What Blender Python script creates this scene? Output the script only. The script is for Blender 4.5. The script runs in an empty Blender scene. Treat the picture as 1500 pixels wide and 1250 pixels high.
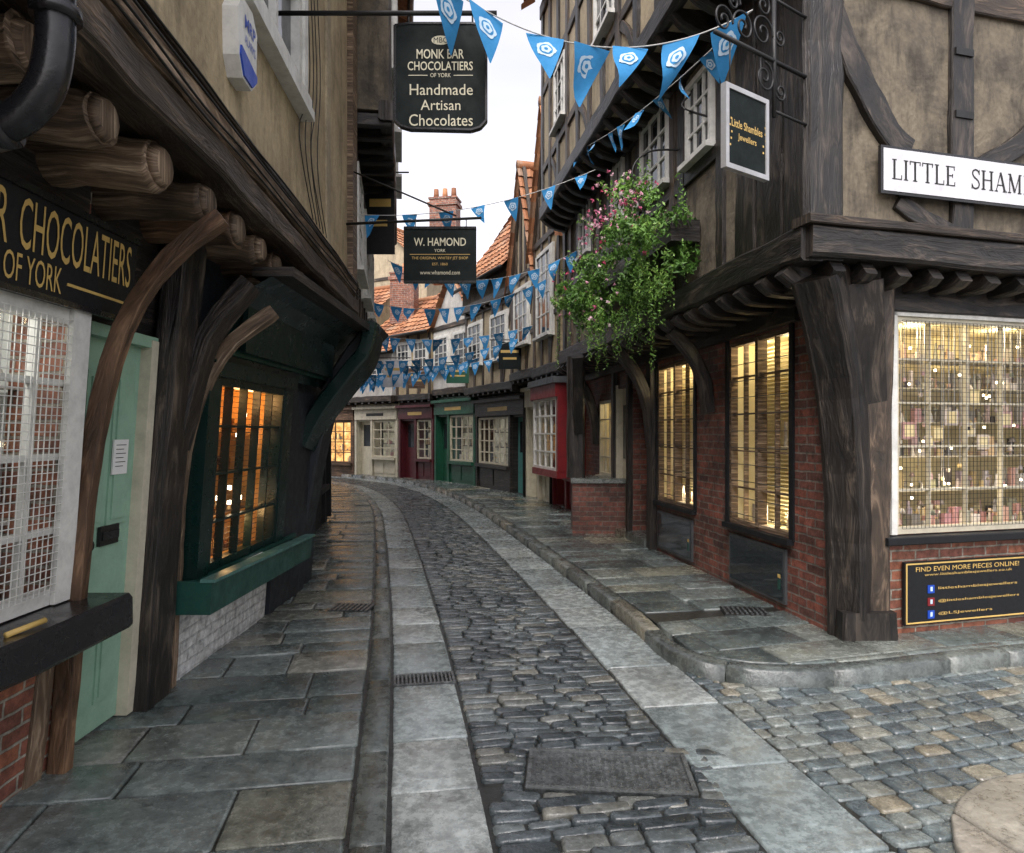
import bpy, math, random, bisect
from mathutils import Vector, Matrix
random.seed(11)
R=random.random
def U(a,b): return a+(b-a)*R()
scene=bpy.context.scene
COL=scene.collection
# ------------------------------------------------------------------ materials
def nmat(name):
    m=bpy.data.materials.new(name); m.use_nodes=True
    nt=m.node_tree; return m,nt,nt.nodes['Principled BSDF']
def co(nt,kind='Object',scale=(1,1,1)):
    t=nt.nodes.new('ShaderNodeTexCoord'); mp=nt.nodes.new('ShaderNodeMapping')
    mp.inputs['Scale'].default_value=scale
    nt.links.new(t.outputs[kind],mp.inputs[0]); return mp.outputs[0]
def noi(nt,vec,scale,detail=4,rough=.6,dist=0):
    n=nt.nodes.new('ShaderNodeTexNoise'); n.inputs['Scale'].default_value=scale
    n.inputs['Detail'].default_value=min(detail,4); n.inputs['Roughness'].default_value=rough
    n.inputs['Distortion'].default_value=dist
    nt.links.new(vec,n.inputs['Vector']); return n.outputs[0]
def ramp(nt,fac,stops):
    r=nt.nodes.new('ShaderNodeValToRGB'); e=r.color_ramp.elements
    while len(e)<len(stops): e.new(.5)
    for i,(p,c) in enumerate(stops):
        e[i].position=p
        if not hasattr(c,'__len__'): c=(c,c,c)
        e[i].color=(c[0],c[1],c[2],1)
    nt.links.new(fac,r.inputs[0]); return r.outputs[0]
def setin(nt,sock,v):
    if hasattr(v,'is_linked') or hasattr(v,'links'): nt.links.new(v,sock)
    elif hasattr(v,'__len__'): sock.default_value=(v[0],v[1],v[2],1)
    else: sock.default_value=v
def mix(nt,a,b,fac,mode='MIX'):
    n=nt.nodes.new('ShaderNodeMix'); n.data_type='RGBA'; n.blend_type=mode
    setin(nt,n.inputs[0],fac); setin(nt,n.inputs[6],a); setin(nt,n.inputs[7],b)
    return n.outputs[2]
def bump(nt,b,h,strength=.5,dist=.01,prev=None):
    n=nt.nodes.new('ShaderNodeBump'); n.inputs['Strength'].default_value=strength
    n.inputs['Distance'].default_value=dist
    nt.links.new(h,n.inputs['Height'])
    if prev is not None: nt.links.new(prev,n.inputs['Normal'])
    nt.links.new(n.outputs[0],b.inputs['Normal']); return n.outputs[0]
def attr(nt):
    a=nt.nodes.new('ShaderNodeAttribute'); a.attribute_name='Col'
    s=nt.nodes.new('ShaderNodeSeparateColor'); nt.links.new(a.outputs['Color'],s.inputs[0])
    return s.outputs
def stone_mat(name,stops,rough=(.25,.6),bs=.6,fine=60,moss=0,spec=.7):
    m,nt,b=nmat(name); v=co(nt); a=attr(nt)
    base=ramp(nt,a[0],stops)
    n1=noi(nt,v,1.7,4,.7); n2=noi(nt,v,fine*.25,4,.78)
    c=mix(nt,base,ramp(nt,n1,[(.35,.5),(.62,1.25)]),.75,'MULTIPLY')
    if moss: c=mix(nt,c,(.12,.105,.05),ramp(nt,n1,[(.55,0),(.75,moss)]))
    c=mix(nt,c,ramp(nt,n2,[(.3,.35),(.5,.95),(.72,1.55)]),.85,'MULTIPLY')
    nt.links.new(c,b.inputs['Base Color'])
    nt.links.new(ramp(nt,n2,[(.35,rough[0]),(.65,rough[1])]),b.inputs['Roughness'])
    b.inputs['Specular IOR Level'].default_value=spec
    bump(nt,b,n2,bs,.014)
    return m
def timber_mat(name,c0,c1,c2,rough=.6,bs=.8):
    m,nt,b=nmat(name); v=co(nt,'UV',(1.3,22,1)); a=attr(nt)
    vo=co(nt)
    n1=noi(nt,v,1.6,4,.75,.6); n2=noi(nt,vo,3,3,.6)
    c=ramp(nt,n1,[(.3,c0),(.52,c1),(.72,c2)])
    c=mix(nt,c,ramp(nt,n2,[(.35,.5),(.65,1.35)]),.8,'MULTIPLY')
    c=mix(nt,c,ramp(nt,a[0],[(0,.7),(1,1.3)]),.8,'MULTIPLY')
    nt.links.new(c,b.inputs['Base Color']); b.inputs['Roughness'].default_value=rough
    bump(nt,b,n1,bs,.02); return m
def plaster_mat(name,c,dirt,amt=.6,sc=1.5):
    m,nt,b=nmat(name); v=co(nt); vs=co(nt,'Object',(1,1,.25))
    n1=noi(nt,v,sc,4,.7,.3); n2=noi(nt,vs,sc*4,4,.7); n3=noi(nt,v,30,3,.7)
    cc=mix(nt,c,dirt,ramp(nt,n1,[(.42,0),(.66,amt)]))
    cc=mix(nt,cc,[d*.45 for d in dirt],ramp(nt,n2,[(.48,0),(.75,amt*.9)]))
    cc=mix(nt,cc,ramp(nt,n3,[(.3,.75),(.7,1.15)]),.7,'MULTIPLY')
    nt.links.new(cc,b.inputs['Base Color']); b.inputs['Roughness'].default_value=.85
    p=bump(nt,b,n3,.6,.008); bump(nt,b,n1,.5,.05,p); return m
def brick_mat(name,c1,c2,mort,dirt=.5):
    m,nt,b=nmat(name); v=co(nt,'UV'); vo=co(nt)
    wob=nt.nodes.new('ShaderNodeVectorMath'); wob.operation='MULTIPLY_ADD'
    nn=nt.nodes.new('ShaderNodeTexNoise'); nn.inputs['Scale'].default_value=9; nt.links.new(v,nn.inputs['Vector'])
    nt.links.new(nn.outputs[1],wob.inputs[0]); wob.inputs[1].default_value=(.02,.02,0); nt.links.new(v,wob.inputs[2])
    t=nt.nodes.new('ShaderNodeTexBrick'); nt.links.new(wob.outputs[0],t.inputs['Vector'])
    t.inputs['Scale'].default_value=1; t.inputs['Brick Width'].default_value=.225; t.inputs['Row Height'].default_value=.072
    t.inputs['Mortar Size'].default_value=.008; t.inputs['Mortar Smooth'].default_value=.3; t.inputs['Bias'].default_value=-.1
    t.inputs['Color1'].default_value=(*c1,1); t.inputs['Color2'].default_value=(*c2,1); t.inputs['Mortar'].default_value=(*mort,1)
    n1=noi(nt,vo,2.5,4,.65); n2=noi(nt,vo,14,4,.75)
    c=mix(nt,t.outputs[0],ramp(nt,n1,[(.35,.35),(.65,1.3)]),dirt,'MULTIPLY')
    c=mix(nt,c,ramp(nt,n2,[(.3,.35),(.7,1.6)]),.85,'MULTIPLY')
    nt.links.new(c,b.inputs['Base Color']); b.inputs['Roughness'].default_value=.6
    inv=nt.nodes.new('ShaderNodeMath'); inv.operation='SUBTRACT'; inv.inputs[0].default_value=1; nt.links.new(t.outputs[1],inv.inputs[1])
    p=bump(nt,b,inv.outputs[0],.9,.012); bump(nt,b,n2,.6,.012,p); return m
def paint(name,c,rough=.35,var=.4,metal=0,bs=.15,spec=.5):
    m,nt,b=nmat(name); v=co(nt)
    n=noi(nt,v,7,4,.75)
    cc=mix(nt,c,ramp(nt,n,[(.3,.5),(.6,1.1)]),var,'MULTIPLY')
    nt.links.new(cc,b.inputs['Base Color']); b.inputs['Metallic'].default_value=metal
    nt.links.new(ramp(nt,n,[(.3,min(1,rough+.25)),(.7,rough)]),b.inputs['Roughness'])
    b.inputs['Specular IOR Level'].default_value=spec
    bump(nt,b,n,bs,.01); return m
def vary(name,stops,rough=.5,spec=.5):
    m,nt,b=nmat(name); a=attr(nt); v=co(nt); n=noi(nt,v,25,3,.6)
    c=mix(nt,ramp(nt,a[0],stops),ramp(nt,n,[(.3,.6),(.7,1.3)]),.5,'MULTIPLY')
    nt.links.new(c,b.inputs['Base Color']); b.inputs['Roughness'].default_value=rough
    return m
def glow(name,stops,strength,sc=6):
    m,nt,b=nmat(name); v=co(nt); n=noi(nt,v,sc,3,.7)
    c=ramp(nt,n,stops); nt.links.new(c,b.inputs['Base Color'])
    nt.links.new(c,b.inputs['Emission Color']); b.inputs['Emission Strength'].default_value=strength
    try: m.cycles.emission_sampling='NONE'
    except Exception: pass
    return m
def glass_mat():
    # thin pane: Schlick reflectance from |N.I| so both faces of a pane behave alike
    m=bpy.data.materials.new('window_glass'); m.use_nodes=True; nt=m.node_tree; nt.nodes.clear()
    o=nt.nodes.new('ShaderNodeOutputMaterial'); t=nt.nodes.new('ShaderNodeBsdfTransparent'); g=nt.nodes.new('ShaderNodeBsdfGlossy')
    g.inputs['Roughness'].default_value=.04
    ge=nt.nodes.new('ShaderNodeNewGeometry'); d=nt.nodes.new('ShaderNodeVectorMath'); d.operation='DOT_PRODUCT'
    nt.links.new(ge.outputs['Normal'],d.inputs[0]); nt.links.new(ge.outputs['Incoming'],d.inputs[1])
    def mt(op,a,b=None):
        n=nt.nodes.new('ShaderNodeMath'); n.operation=op
        for i,x in enumerate((a,b)):
            if x is None: continue
            if hasattr(x,'links'): nt.links.new(x,n.inputs[i])
            else: n.inputs[i].default_value=x
        return n.outputs[0]
    f=mt('ADD',mt('MULTIPLY',mt('POWER',mt('SUBTRACT',1.0,mt('ABSOLUTE',d.outputs['Value'])),5.0),.9),.06)
    x=nt.nodes.new('ShaderNodeMixShader'); nt.links.new(f,x.inputs[0]); nt.links.new(t.outputs[0],x.inputs[1])
    nt.links.new(g.outputs[0],x.inputs[2]); nt.links.new(x.outputs[0],o.inputs[0]); return m

T_BLACK=timber_mat('black_timber',(.005,.005,.005),(.018,.015,.013),(.1,.078,.06),.45)
T_DARK=timber_mat('dark_timber',(.01,.008,.006),(.04,.028,.019),(.17,.12,.08),.5)
T_BROWN=timber_mat('brown_timber',(.03,.018,.01),(.12,.065,.034),(.33,.2,.115),.6)
T_GREY=timber_mat('weathered_timber',(.03,.02,.013),(.15,.1,.062),(.46,.35,.24),.65)
P_CREAM=plaster_mat('cream_plaster',(.47,.38,.235),(.23,.18,.11),.75)
P_GREY=plaster_mat('grey_plaster',(.185,.155,.11),(.06,.051,.04),.95,2.2)
P_WHITE=plaster_mat('white_plaster',(.6,.59,.55),(.38,.36,.32),.55)
P_BEIGE=plaster_mat('beige_plaster',(.44,.37,.25),(.24,.2,.14),.65)
B_DARK=brick_mat('dark_red_brick',(.21,.07,.047),(.07,.037,.032),(.15,.13,.11),.75)
B_RED=brick_mat('red_brick',(.3,.11,.06),(.16,.06,.045),(.3,.27,.22),.55)
B_WHITE=brick_mat('white_painted_brick',(.6,.61,.6),(.55,.56,.56),(.46,.47,.47),.35)
W_WHITE=paint('white_paint',(.66,.66,.62),.4,.5)
W_CREAM=paint('cream_paint',(.56,.52,.4),.4,.45)
K_GLOSS=paint('black_gloss_paint',(.012,.012,.014),.15,.4,0,.25)
K_MATT=paint('black_paint',(.008,.009,.011),.45,.5,0,.15,.35)
K_IRON=paint('black_iron',(.01,.01,.01),.4,.4)
G_DARK=paint('dark_green_paint',(.003,.018,.015),.2,.5)
G_SILL=paint('green_sill_paint',(.013,.065,.05),.28,.6)
G_SAGE=paint('sage_green_paint',(.25,.41,.3),.4,.3)
G_SHOP=paint('shop_green_paint',(.013,.09,.05),.35,.4)
R_SHOP=paint('shop_red_paint',(.2,.014,.018),.35,.4)
R_DARK=paint('maroon_paint',(.085,.012,.017),.35,.4)
TEAL=paint('teal_paint',(.09,.27,.26),.4,.4)
SILLTOP=paint('pale_sill_top',(.07,.17,.15),.35,.7)  # lighter green than the sill front, for the top edge
GREYB=paint('blue_grey_paint',(.016,.02,.026),.4,.5)
GOLD=paint('gold_lettering',(.62,.42,.13),.35,.2)
CREAMTXT=paint('cream_lettering',(.7,.66,.49),.5,.15)
BLACKTXT=paint('black_lettering',(.012,.012,.012),.5,.1)
SIGNGRN=paint('sign_dark_green',(.004,.009,.009),.55,.5,0,.1,.25)
SIGNWHT=paint('sign_white_enamel',(.64,.65,.68),.3,.35)
SILVER=paint('silver_frame',(.5,.5,.5),.3,.3,.6)
LEAD=paint('lead_grey',(.06,.065,.07),.3,.5)
BLUE=paint('bunting_blue',(.03,.23,.5),.75,.3)
BWHITE=paint('bunting_white',(.5,.64,.76),.75,.1)
STRING=paint('bunting_string',(.5,.5,.48),.8,.1)
CABLE=paint('black_cable',(.01,.01,.01),.5,.1)
ALARMB=paint('alarm_blue',(.01,.06,.4),.3,.1)
PAPER=paint('paper_notice',(.72,.72,.7),.7,.1)
MORTAR=stone_mat('mortar_ground',[(0,(.018,.019,.017)),(1,(.024,.025,.022))],(.25,.6))
SLAB=stone_mat('york_stone_slab',[(0,(.07,.088,.086)),(.35,(.11,.137,.132)),(.7,(.155,.182,.174)),(.86,(.18,.188,.155)),(.95,(.21,.185,.12)),(1,(.2,.215,.205))],(.05,.36),.5,60,.55)
PALE=stone_mat('pale_granite_slab',[(0,(.2,.24,.24)),(.5,(.28,.325,.325)),(1,(.37,.4,.385))],(.1,.4),.4)
SETT=stone_mat('granite_sett',[(0,(.035,.045,.05)),(.4,(.075,.092,.1)),(.8,(.125,.145,.145)),(1,(.19,.19,.165))],(.05,.32),.6)
SETT2=stone_mat('worn_sandstone_sett',[(0,(.07,.09,.1)),(.4,(.12,.15,.155)),(.8,(.175,.195,.18)),(1,(.22,.2,.15))],(.08,.38),.6)
KERB=stone_mat('kerb_stone',[(0,(.08,.095,.092)),(.6,(.135,.152,.14)),(1,(.2,.185,.14))],(.1,.45))
PINKST=stone_mat('buff_paving',[(0,(.22,.21,.175)),(1,(.27,.25,.21))],(.2,.5),.4)
IRON=stone_mat('cast_iron_cover',[(0,(.06,.068,.07)),(1,(.11,.12,.12))],(.12,.4))
TILE=vary('clay_pantiles',[(0,(.17,.07,.035)),(.4,(.34,.14,.06)),(.75,(.45,.21,.1)),(1,(.28,.19,.13))],.75)
DGLASS,nt_,b_=nmat('dark_window_glass'); b_.inputs['Base Color'].default_value=(.02,.025,.03,1); b_.inputs['Roughness'].default_value=.06
_n=noi(nt_,co(nt_),4,2); bump(nt_,b_,_n,.15,.02)
GLASS=glass_mat()
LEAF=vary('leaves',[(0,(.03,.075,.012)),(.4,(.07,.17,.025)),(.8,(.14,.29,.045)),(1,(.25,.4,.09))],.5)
FLOWER=vary('pink_flowers',[(0,(.55,.05,.12)),(.5,(.65,.2,.35)),(1,(.75,.6,.62))],.6)
ROOMY=paint('shop_interior_yellow',(.8,.7,.42),.8,.3)
ROOMA=paint('shop_interior_amber',(.7,.38,.12),.8,.5)
ROOMW=paint('shop_interior_white',(.7,.72,.7),.8,.4)
BLIND=paint('cream_blind',(.78,.7,.46),.7,.15)
ITEMS=vary('display_items',[(0,(.05,.04,.035)),(.2,(.7,.65,.55)),(.4,(.5,.25,.28)),(.5,(.75,.55,.25)),(.7,(.2,.22,.16)),(.85,(.8,.75,.7)),(1,(.2,.14,.2))],.25)
ITEMSW=vary('pale_display_items',[(0,(.12,.11,.1)),(.4,(.5,.47,.42)),(.8,(.7,.68,.62)),(1,(.35,.3,.25))],.35)
ITEMSA=vary('chocolate_items',[(0,(.04,.015,.008)),(.4,(.2,.07,.02)),(.7,(.6,.3,.08)),(1,(.7,.5,.25))],.3)
BULB=glow('warm_bulb',[(0,(1,.8,.5)),(1,(1,.85,.6))],12)
FARGLOW=glow('lit_shop_interior',[(.3,(.12,.08,.04)),(.5,(.6,.45,.24)),(.7,(1,.82,.5))],.5,5)
FARGLOWW=glow('pale_shop_interior',[(.3,(.2,.19,.14)),(.5,(.5,.47,.34)),(.7,(.75,.72,.55))],.25,3)
FARAMB=glow('amber_shop_interior',[(.3,(.2,.07,.015)),(.5,(.8,.42,.12)),(.7,(1,.75,.35))],1.5,3)

# ------------------------------------------------------------------ mesh helper
class Fr:
    def __init__(s,o,d,side=1,lean=0):
        s.o=Vector((o[0],o[1],0)); s.d=Vector((d[0],d[1],0)).normalized()
        s.n=Vector((-s.d.y,s.d.x,0)) if side>0 else Vector((s.d.y,-s.d.x,0)); s.lean=lean
    def __call__(s,u,o,z): return s.o+s.d*u+s.n*(o+s.lean*z)+Vector((0,0,z))
WF=Fr((0,0),(1,0),1)   # world frame: (x,y,z)
def empty(name,loc=(0,0,0)):
    e=bpy.data.objects.new(name,None); COL.objects.link(e); e.empty_display_size=.2; return e
class M:
    def __init__(s,name,par=None,fr=WF,smooth=False):
        s.name=name;s.par=par;s.fr=fr;s.smooth=smooth
        s.v=[];s.f=[];s.mi=[];s.uv=[];s.c=[];s.mats=[];s.sm=[]
    def mid(s,m):
        if m not in s.mats: s.mats.append(m)
        return s.mats.index(m)
    def raw(s,pts,faces,mat,uvs=None,col=None,smooth=None):
        b=len(s.v); s.v+= [tuple(p) for p in pts]; k=s.mid(mat); c=R() if col is None else col
        for i,f in enumerate(faces):
            s.f.append([b+j for j in f]); s.mi.append(k); s.sm.append(s.smooth if smooth is None else smooth)
            s.uv.append(uvs[i] if uvs else [(pts[j][0],pts[j][2]) for j in f]); s.c.append(c if not hasattr(c,'__len__') else c[i])
    def box(s,u0,u1,o0,o1,z0,z1,mat,col=None,fr=None):
        fr=fr or s.fr
        L=[(u0,o0,z0),(u1,o0,z0),(u1,o1,z0),(u0,o1,z0),(u0,o0,z1),(u1,o0,z1),(u1,o1,z1),(u0,o1,z1)]
        F=[(0,1,5,4),(1,2,6,5),(2,3,7,6),(3,0,4,7),(4,5,6,7),(3,2,1,0)]
        uv=[]
        for k,f in enumerate(F):
            if k in(0,2): uv.append([(L[j][0],L[j][2]) for j in f])
            elif k in(1,3): uv.append([(L[j][1]+.11,L[j][2]) for j in f])
            else: uv.append([(L[j][0],L[j][1]) for j in f])
        s.raw([fr(*p) for p in L],F,mat,uv,col,False)
    def quad(s,pts,mat,fr=None,col=None):
        fr=fr or s.fr
        s.raw([fr(*p) for p in pts],[tuple(range(len(pts)))],mat,[[(p[0],p[2]) for p in pts]],col,False)
    def prism(s,pts2,o0,o1,mat,fr=None):   # polygon in (u,z) extruded in o
        fr=fr or s.fr; n=len(pts2)
        P=[fr(u,o0,z) for u,z in pts2]+[fr(u,o1,z) for u,z in pts2]
        F=[tuple(range(n)),tuple(range(2*n-1,n-1,-1))]+[(i,(i+1)%n,n+(i+1)%n,n+i) for i in range(n)]
        uv=[[(pts2[j%n][0],pts2[j%n][1]) for j in f] for f in F]
        s.raw(P,F,mat,uv,None,False)
    def beam(s,pts,w,h,mat,wob=.0,rnd=0,seg=.22,fr=None,taper=None,ref=None,smooth=None):
        fr=fr or s.fr; W=[fr(*p) for p in pts]
        if len(W)>2: W=cat(W,6)
        D=[W[0]]; last=0
        for a,b in zip(W,W[1:]):
            k=max(1,int((b-a).length/seg)) if wob>0 else 1
            for i in range(1,k+1): D.append(a.lerp(b,i/k))
        if wob>0 and len(D)>3:      # drop rings that crowd together
            E=[D[0]]
            for p in D[1:-1]:
                if (p-E[-1]).length>seg*.45: E.append(p)
            E.append(D[-1]); D=E
        if rnd: sec=[(math.cos(2*math.pi*i/rnd)*.5,math.sin(2*math.pi*i/rnd)*.5) for i in range(rnd)]
        else:
            c=.12*min(w,h); cx=.5-c/w; cz=.5-c/h
            sec=[(-.5,-cz),(-cx,-.5),(cx,-.5),(.5,-cz),(.5,cz),(cx,.5),(-cx,.5),(-.5,cz)]
        n=len(sec); P=[];UV=[]; off=U(0,20); acc=off; refv=ref or fr.n
        for i,p in enumerate(D):
            t=(D[min(i+1,len(D)-1)]-D[max(i-1,0)]).normalized()
            rv=refv if abs(t.dot(refv))<.9 else Vector((0,0,1))
            b=t.cross(rv).normalized(); hh=b.cross(t).normalized()
            if i: acc+=(D[i]-D[i-1]).length
            f=1 if taper is None else taper[0]+(taper[1]-taper[0])*i/(len(D)-1)
            jw=1+U(-wob,wob); jh=1+U(-wob,wob); dx=U(-wob,wob)*w*.3; dz=U(-wob,wob)*h*.15
            for j,(x,y) in enumerate(sec):
                q=p+b*(x*w*jw*f+dx+U(-1,1)*wob*w*.08)+hh*(y*h*jh*f+dz+U(-1,1)*wob*h*.08)
                P.append(q); UV.append((acc,j/n*(w+h)*2*.6))
        F=[];uvs=[]
        for i in range(len(D)-1):
            for j in range(n):
                k=(j+1)%n; F.append((i*n+j,i*n+k,(i+1)*n+k,(i+1)*n+j))
                a,b2,c2,d2=UV[i*n+j],UV[i*n+k],UV[(i+1)*n+k],UV[(i+1)*n+j]
                if k==0: b2=(b2[0],(w+h)*1.2); c2=(c2[0],(w+h)*1.2)
                uvs.append([a,b2,c2,d2])
        F.append(tuple(range(n-1,-1,-1))); uvs.append([(off+sec[j][0]*w*.3,sec[j][1]*h) for j in range(n-1,-1,-1)])
        m=(len(D)-1)*n; F.append(tuple(range(m,m+n))); uvs.append([(off+sec[j][0]*w*.3,sec[j][1]*h) for j in range(n)])
        s.raw(P,F,mat,uvs,None,(True if rnd else False) if smooth is None else smooth)
    def tube(s,pts,r,mat,n=6,fr=None):
        s.beam(pts,2*r,2*r,mat,0,n,fr=fr or s.fr)
    def poles(s,pts,r,mat,n=6,fr=None):
        for a,b in zip(pts,pts[1:]): s.beam([a,b],2*r,2*r,mat,0,n,fr=fr)
    def done(s):
        me=bpy.data.meshes.new(s.name); me.from_pydata(s.v,[],s.f)
        for m in s.mats: me.materials.append(m)
        me.polygons.foreach_set('material_index',s.mi); me.polygons.foreach_set('use_smooth',s.sm)
        ul=me.uv_layers.new(name='UVMap'); flat=[]
        for u in s.uv:
            for a in u: flat+= [a[0],a[1]]
        ul.data.foreach_set('uv',flat)
        ca=me.color_attributes.new('Col','FLOAT_COLOR','CORNER'); fl=[]
        for f,c in zip(s.f,s.c): fl+=[c,c,c,1]*len(f)
        ca.data.foreach_set('color',fl); me.update()
        import bmesh
        bm=bmesh.new(); bm.from_mesh(me); bmesh.ops.recalc_face_normals(bm,faces=bm.faces); bm.to_mesh(me); bm.free()
        ob=bpy.data.objects.new(s.name,me); COL.objects.link(ob)
        if s.par: ob.parent=s.par
        return ob
def cat(W,k):
    out=[]; n=len(W)
    for i in range(n-1):
        p0=W[max(i-1,0)];p1=W[i];p2=W[i+1];p3=W[min(i+2,n-1)]
        for j in range(k):
            t=j/k; out.append(.5*((2*p1)+(p2-p0)*t+(2*p0-5*p1+4*p2-p3)*t*t+(3*p1-p0-3*p2+p3)*t**3))
    out.append(W[-1]); return out
def text(m,s,u0,u1,zb,zt,o,mat,flip=False,bold=0,fr=None):
    fr=fr or m.fr
    cu=bpy.data.curves.new('t','FONT'); cu.body=s; cu.resolution_u=3; cu.offset=bold
    ob=bpy.data.objects.new('t',cu); COL.objects.link(ob); dg=bpy.context.evaluated_depsgraph_get()
    dg.update(); me=ob.evaluated_get(dg).to_mesh()
    vs=[v.co.copy() for v in me.vertices]; fs=[tuple(p.vertices) for p in me.polygons]
    x0=min(v.x for v in vs);x1=max(v.x for v in vs);y0=min(v.y for v in vs);y1=max(v.y for v in vs)
    P=[]
    for v in vs:
        a=(v.x-x0)/(x1-x0); b=(v.y-y0)/(y1-y0)
        if flip: a=1-a
        P.append(fr(u0+(u1-u0)*a,o,zb+(zt-zb)*b))
    m.raw(P,fs,mat,None,.5,False)
    ob.evaluated_get(dg).to_mesh_clear(); bpy.data.objects.remove(ob); bpy.data.curves.remove(cu)
# serif capitals built from strokes (thick verticals, thin horizontals, small serifs)
def serif_text(m,s,u0,u1,zb,zt,o,mat):
    W={'L':.62,'I':.34,'T':.68,'E':.62,'S':.58,'H':.78,'A':.78,'M':.95,'B':.66,' ':.42}
    tk=.13; tn=.055; G_={}
    def st(x0,y0,x1,y1,w): return ('l',x0,y0,x1,y1,w)
    def sf(x,y,w=.24): return ('l',x-w/2,y,x+w/2,y,tn)
    G_['L']=[st(.14,0,.14,1,tk),sf(.14,.97),st(.02,.03,.52,.03,tn),st(.52,0,.53,.24,tn)]
    G_['I']=[st(.14,0,.14,1,tk),sf(.14,.97),sf(.14,.03)]
    G_['T']=[st(.3,0,.3,1,tk),sf(.3,.03),st(.02,.97,.58,.97,tn),st(.02,1,.03,.8,tn),st(.58,1,.57,.8,tn)]
    G_['E']=[st(.14,0,.14,1,tk),st(.02,.97,.5,.97,tn),st(.02,.03,.52,.03,tn),st(.14,.52,.4,.52,tn),st(.5,1,.5,.8,tn),st(.52,0,.53,.22,tn),st(.4,.42,.4,.62,tn)]
    G_['H']=[st(.14,0,.14,1,tk),st(.6,0,.6,1,tk),sf(.14,.97),sf(.14,.03),sf(.6,.97),sf(.6,.03),st(.14,.52,.6,.52,tn)]
    G_['A']=[st(.1,0,.36,1,tn),st(.36,1,.62,0,tk),sf(.1,.03,.2),sf(.62,.03),st(.19,.34,.5,.34,tn)]
    G_['M']=[st(.12,0,.14,1,tn),st(.14,1,.43,.05,tk),st(.43,.05,.72,1,tn),st(.72,0,.72,1,tk),sf(.12,.03,.2),sf(.72,.03),sf(.1,.97,.14),sf(.76,.97,.16)]
    bb=[(.14+.36*math.cos(a),.76+.23*math.sin(a)) for a in [math.pi/2-math.pi*k/8 for k in range(9)]]
    bl=[(.14+.4*math.cos(a),.28+.26*math.sin(a)) for a in [math.pi/2-math.pi*k/8 for k in range(9)]]
    G_['B']=[st(.14,0,.14,1,tk),st(.02,.97,.16,.97,tn),st(.02,.03,.16,.03,tn)]+[st(*a,*b,.085) for c in(bb,bl) for a,b in zip(c,c[1:])]
    ss=[(.46,.82),(.4,.94),(.26,.99),(.12,.92),(.08,.78),(.14,.64),(.28,.53),(.42,.42),(.48,.26),(.42,.09),(.26,.01),(.12,.06),(.06,.2)]
    G_['S']=[st(*a,*b,.08) for a,b in zip(ss,ss[1:])]+[st(.47,.99,.47,.74,tn),st(.05,0,.05,.26,tn)]
    tot=sum(W[c] for c in s); x=0; sc=(u1-u0)/tot; h=zt-zb
    for c in s:
        for g_ in G_.get(c,[]):
            _,x0,y0,x1,y1,w=g_; ax,az=u0+(x+x0)*sc,zb+y0*h; bx,bz=u0+(x+x1)*sc,zb+y1*h
            dx,dz=bx-ax,bz-az; L=math.hypot(dx,dz) or 1; nx,nz=-dz/L*w*h*.5,dx/L*w*h*.5
            o+=.00002
            m.quad([(ax+nx,o,az+nz),(bx+nx,o,bz+nz),(bx-nx,o,bz-nz),(ax-nx,o,az-nz)],mat)
        x+=W[c]
def wall(m,u0,u1,z0,z1,o0,o1,ops,mat,fr=None):
    us=sorted({u0,u1,*[a for p in ops for a in p[:2]]}); zs=sorted({z0,z1,*[a for p in ops for a in p[2:]]})
    for ua,ub in zip(us,us[1:]):
        for za,zb in zip(zs,zs[1:]):
            cu=(ua+ub)/2; cz=(za+zb)/2
            if any(p[0]<cu<p[1] and p[2]<cz<p[3] for p in ops): continue
            m.box(ua,ub,o0,o1,za,zb,mat,.5,fr)
def window(m,u0,u1,z0,z1,o,fm,nx=2,ny=3,glass=None,fw=.05,bw=.022,sill=None,dep=.06,fr=None):
    glass=glass or DGLASS
    m.box(u0,u0+fw,o-dep,o,z0,z1,fm,fr=fr); m.box(u1-fw,u1,o-dep,o,z0,z1,fm,fr=fr)
    m.box(u0+fw,u1-fw,o-dep,o-.002,z0,z0+fw,fm,fr=fr); m.box(u0+fw,u1-fw,o-dep,o-.002,z1-fw,z1,fm,fr=fr)
    for i in range(1,nx):
        u=u0+(u1-u0)*i/nx; m.box(u-bw/2,u+bw/2,o-dep+.012,o-.012,z0+fw,z1-fw,fm,fr=fr)
    for i in range(1,ny):
        z=z0+(z1-z0)*i/ny; m.box(u0+fw,u1-fw,o-dep+.015,o-.015,z-bw/2,z+bw/2,fm,fr=fr)
    for i in range(nx):
        for j in range(ny):
            a=u0+(u1-u0)*i/nx; b=u0+(u1-u0)*(i+1)/nx; c=z0+(z1-z0)*j/ny; d=z0+(z1-z0)*(j+1)/ny
            e=[U(-.003,.003) for _ in range(4)]; oo=o-dep*.6
            m.quad([(a,oo+e[0],c),(b,oo+e[1],c),(b,oo+e[2],d),(a,oo+e[0]+e[2]-e[1],d)],glass,fr)
    if sill: m.box(u0-.04,u1+.04,o-dep,o+.06,z0-.05,z0-.003,sill,fr=fr)
def room(m,u0,u1,z0,z1,o,dep,mat,fr=None):
    b=o-dep
    for q in ([(u0,b,z0),(u1,b,z0),(u1,b,z1),(u0,b,z1)],[(u0,b,z0),(u0,o,z0),(u0,o,z1),(u0,b,z1)],[(u1,b,z0),(u1,o,z0),(u1,o,z1),(u1,b,z1)],
              [(u0,b,z0),(u1,b,z0),(u1,o,z0),(u0,o,z0)],[(u0,b,z1),(u1,b,z1),(u1,o,z1),(u0,o,z1)]): m.quad(q,mat,fr)
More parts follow.
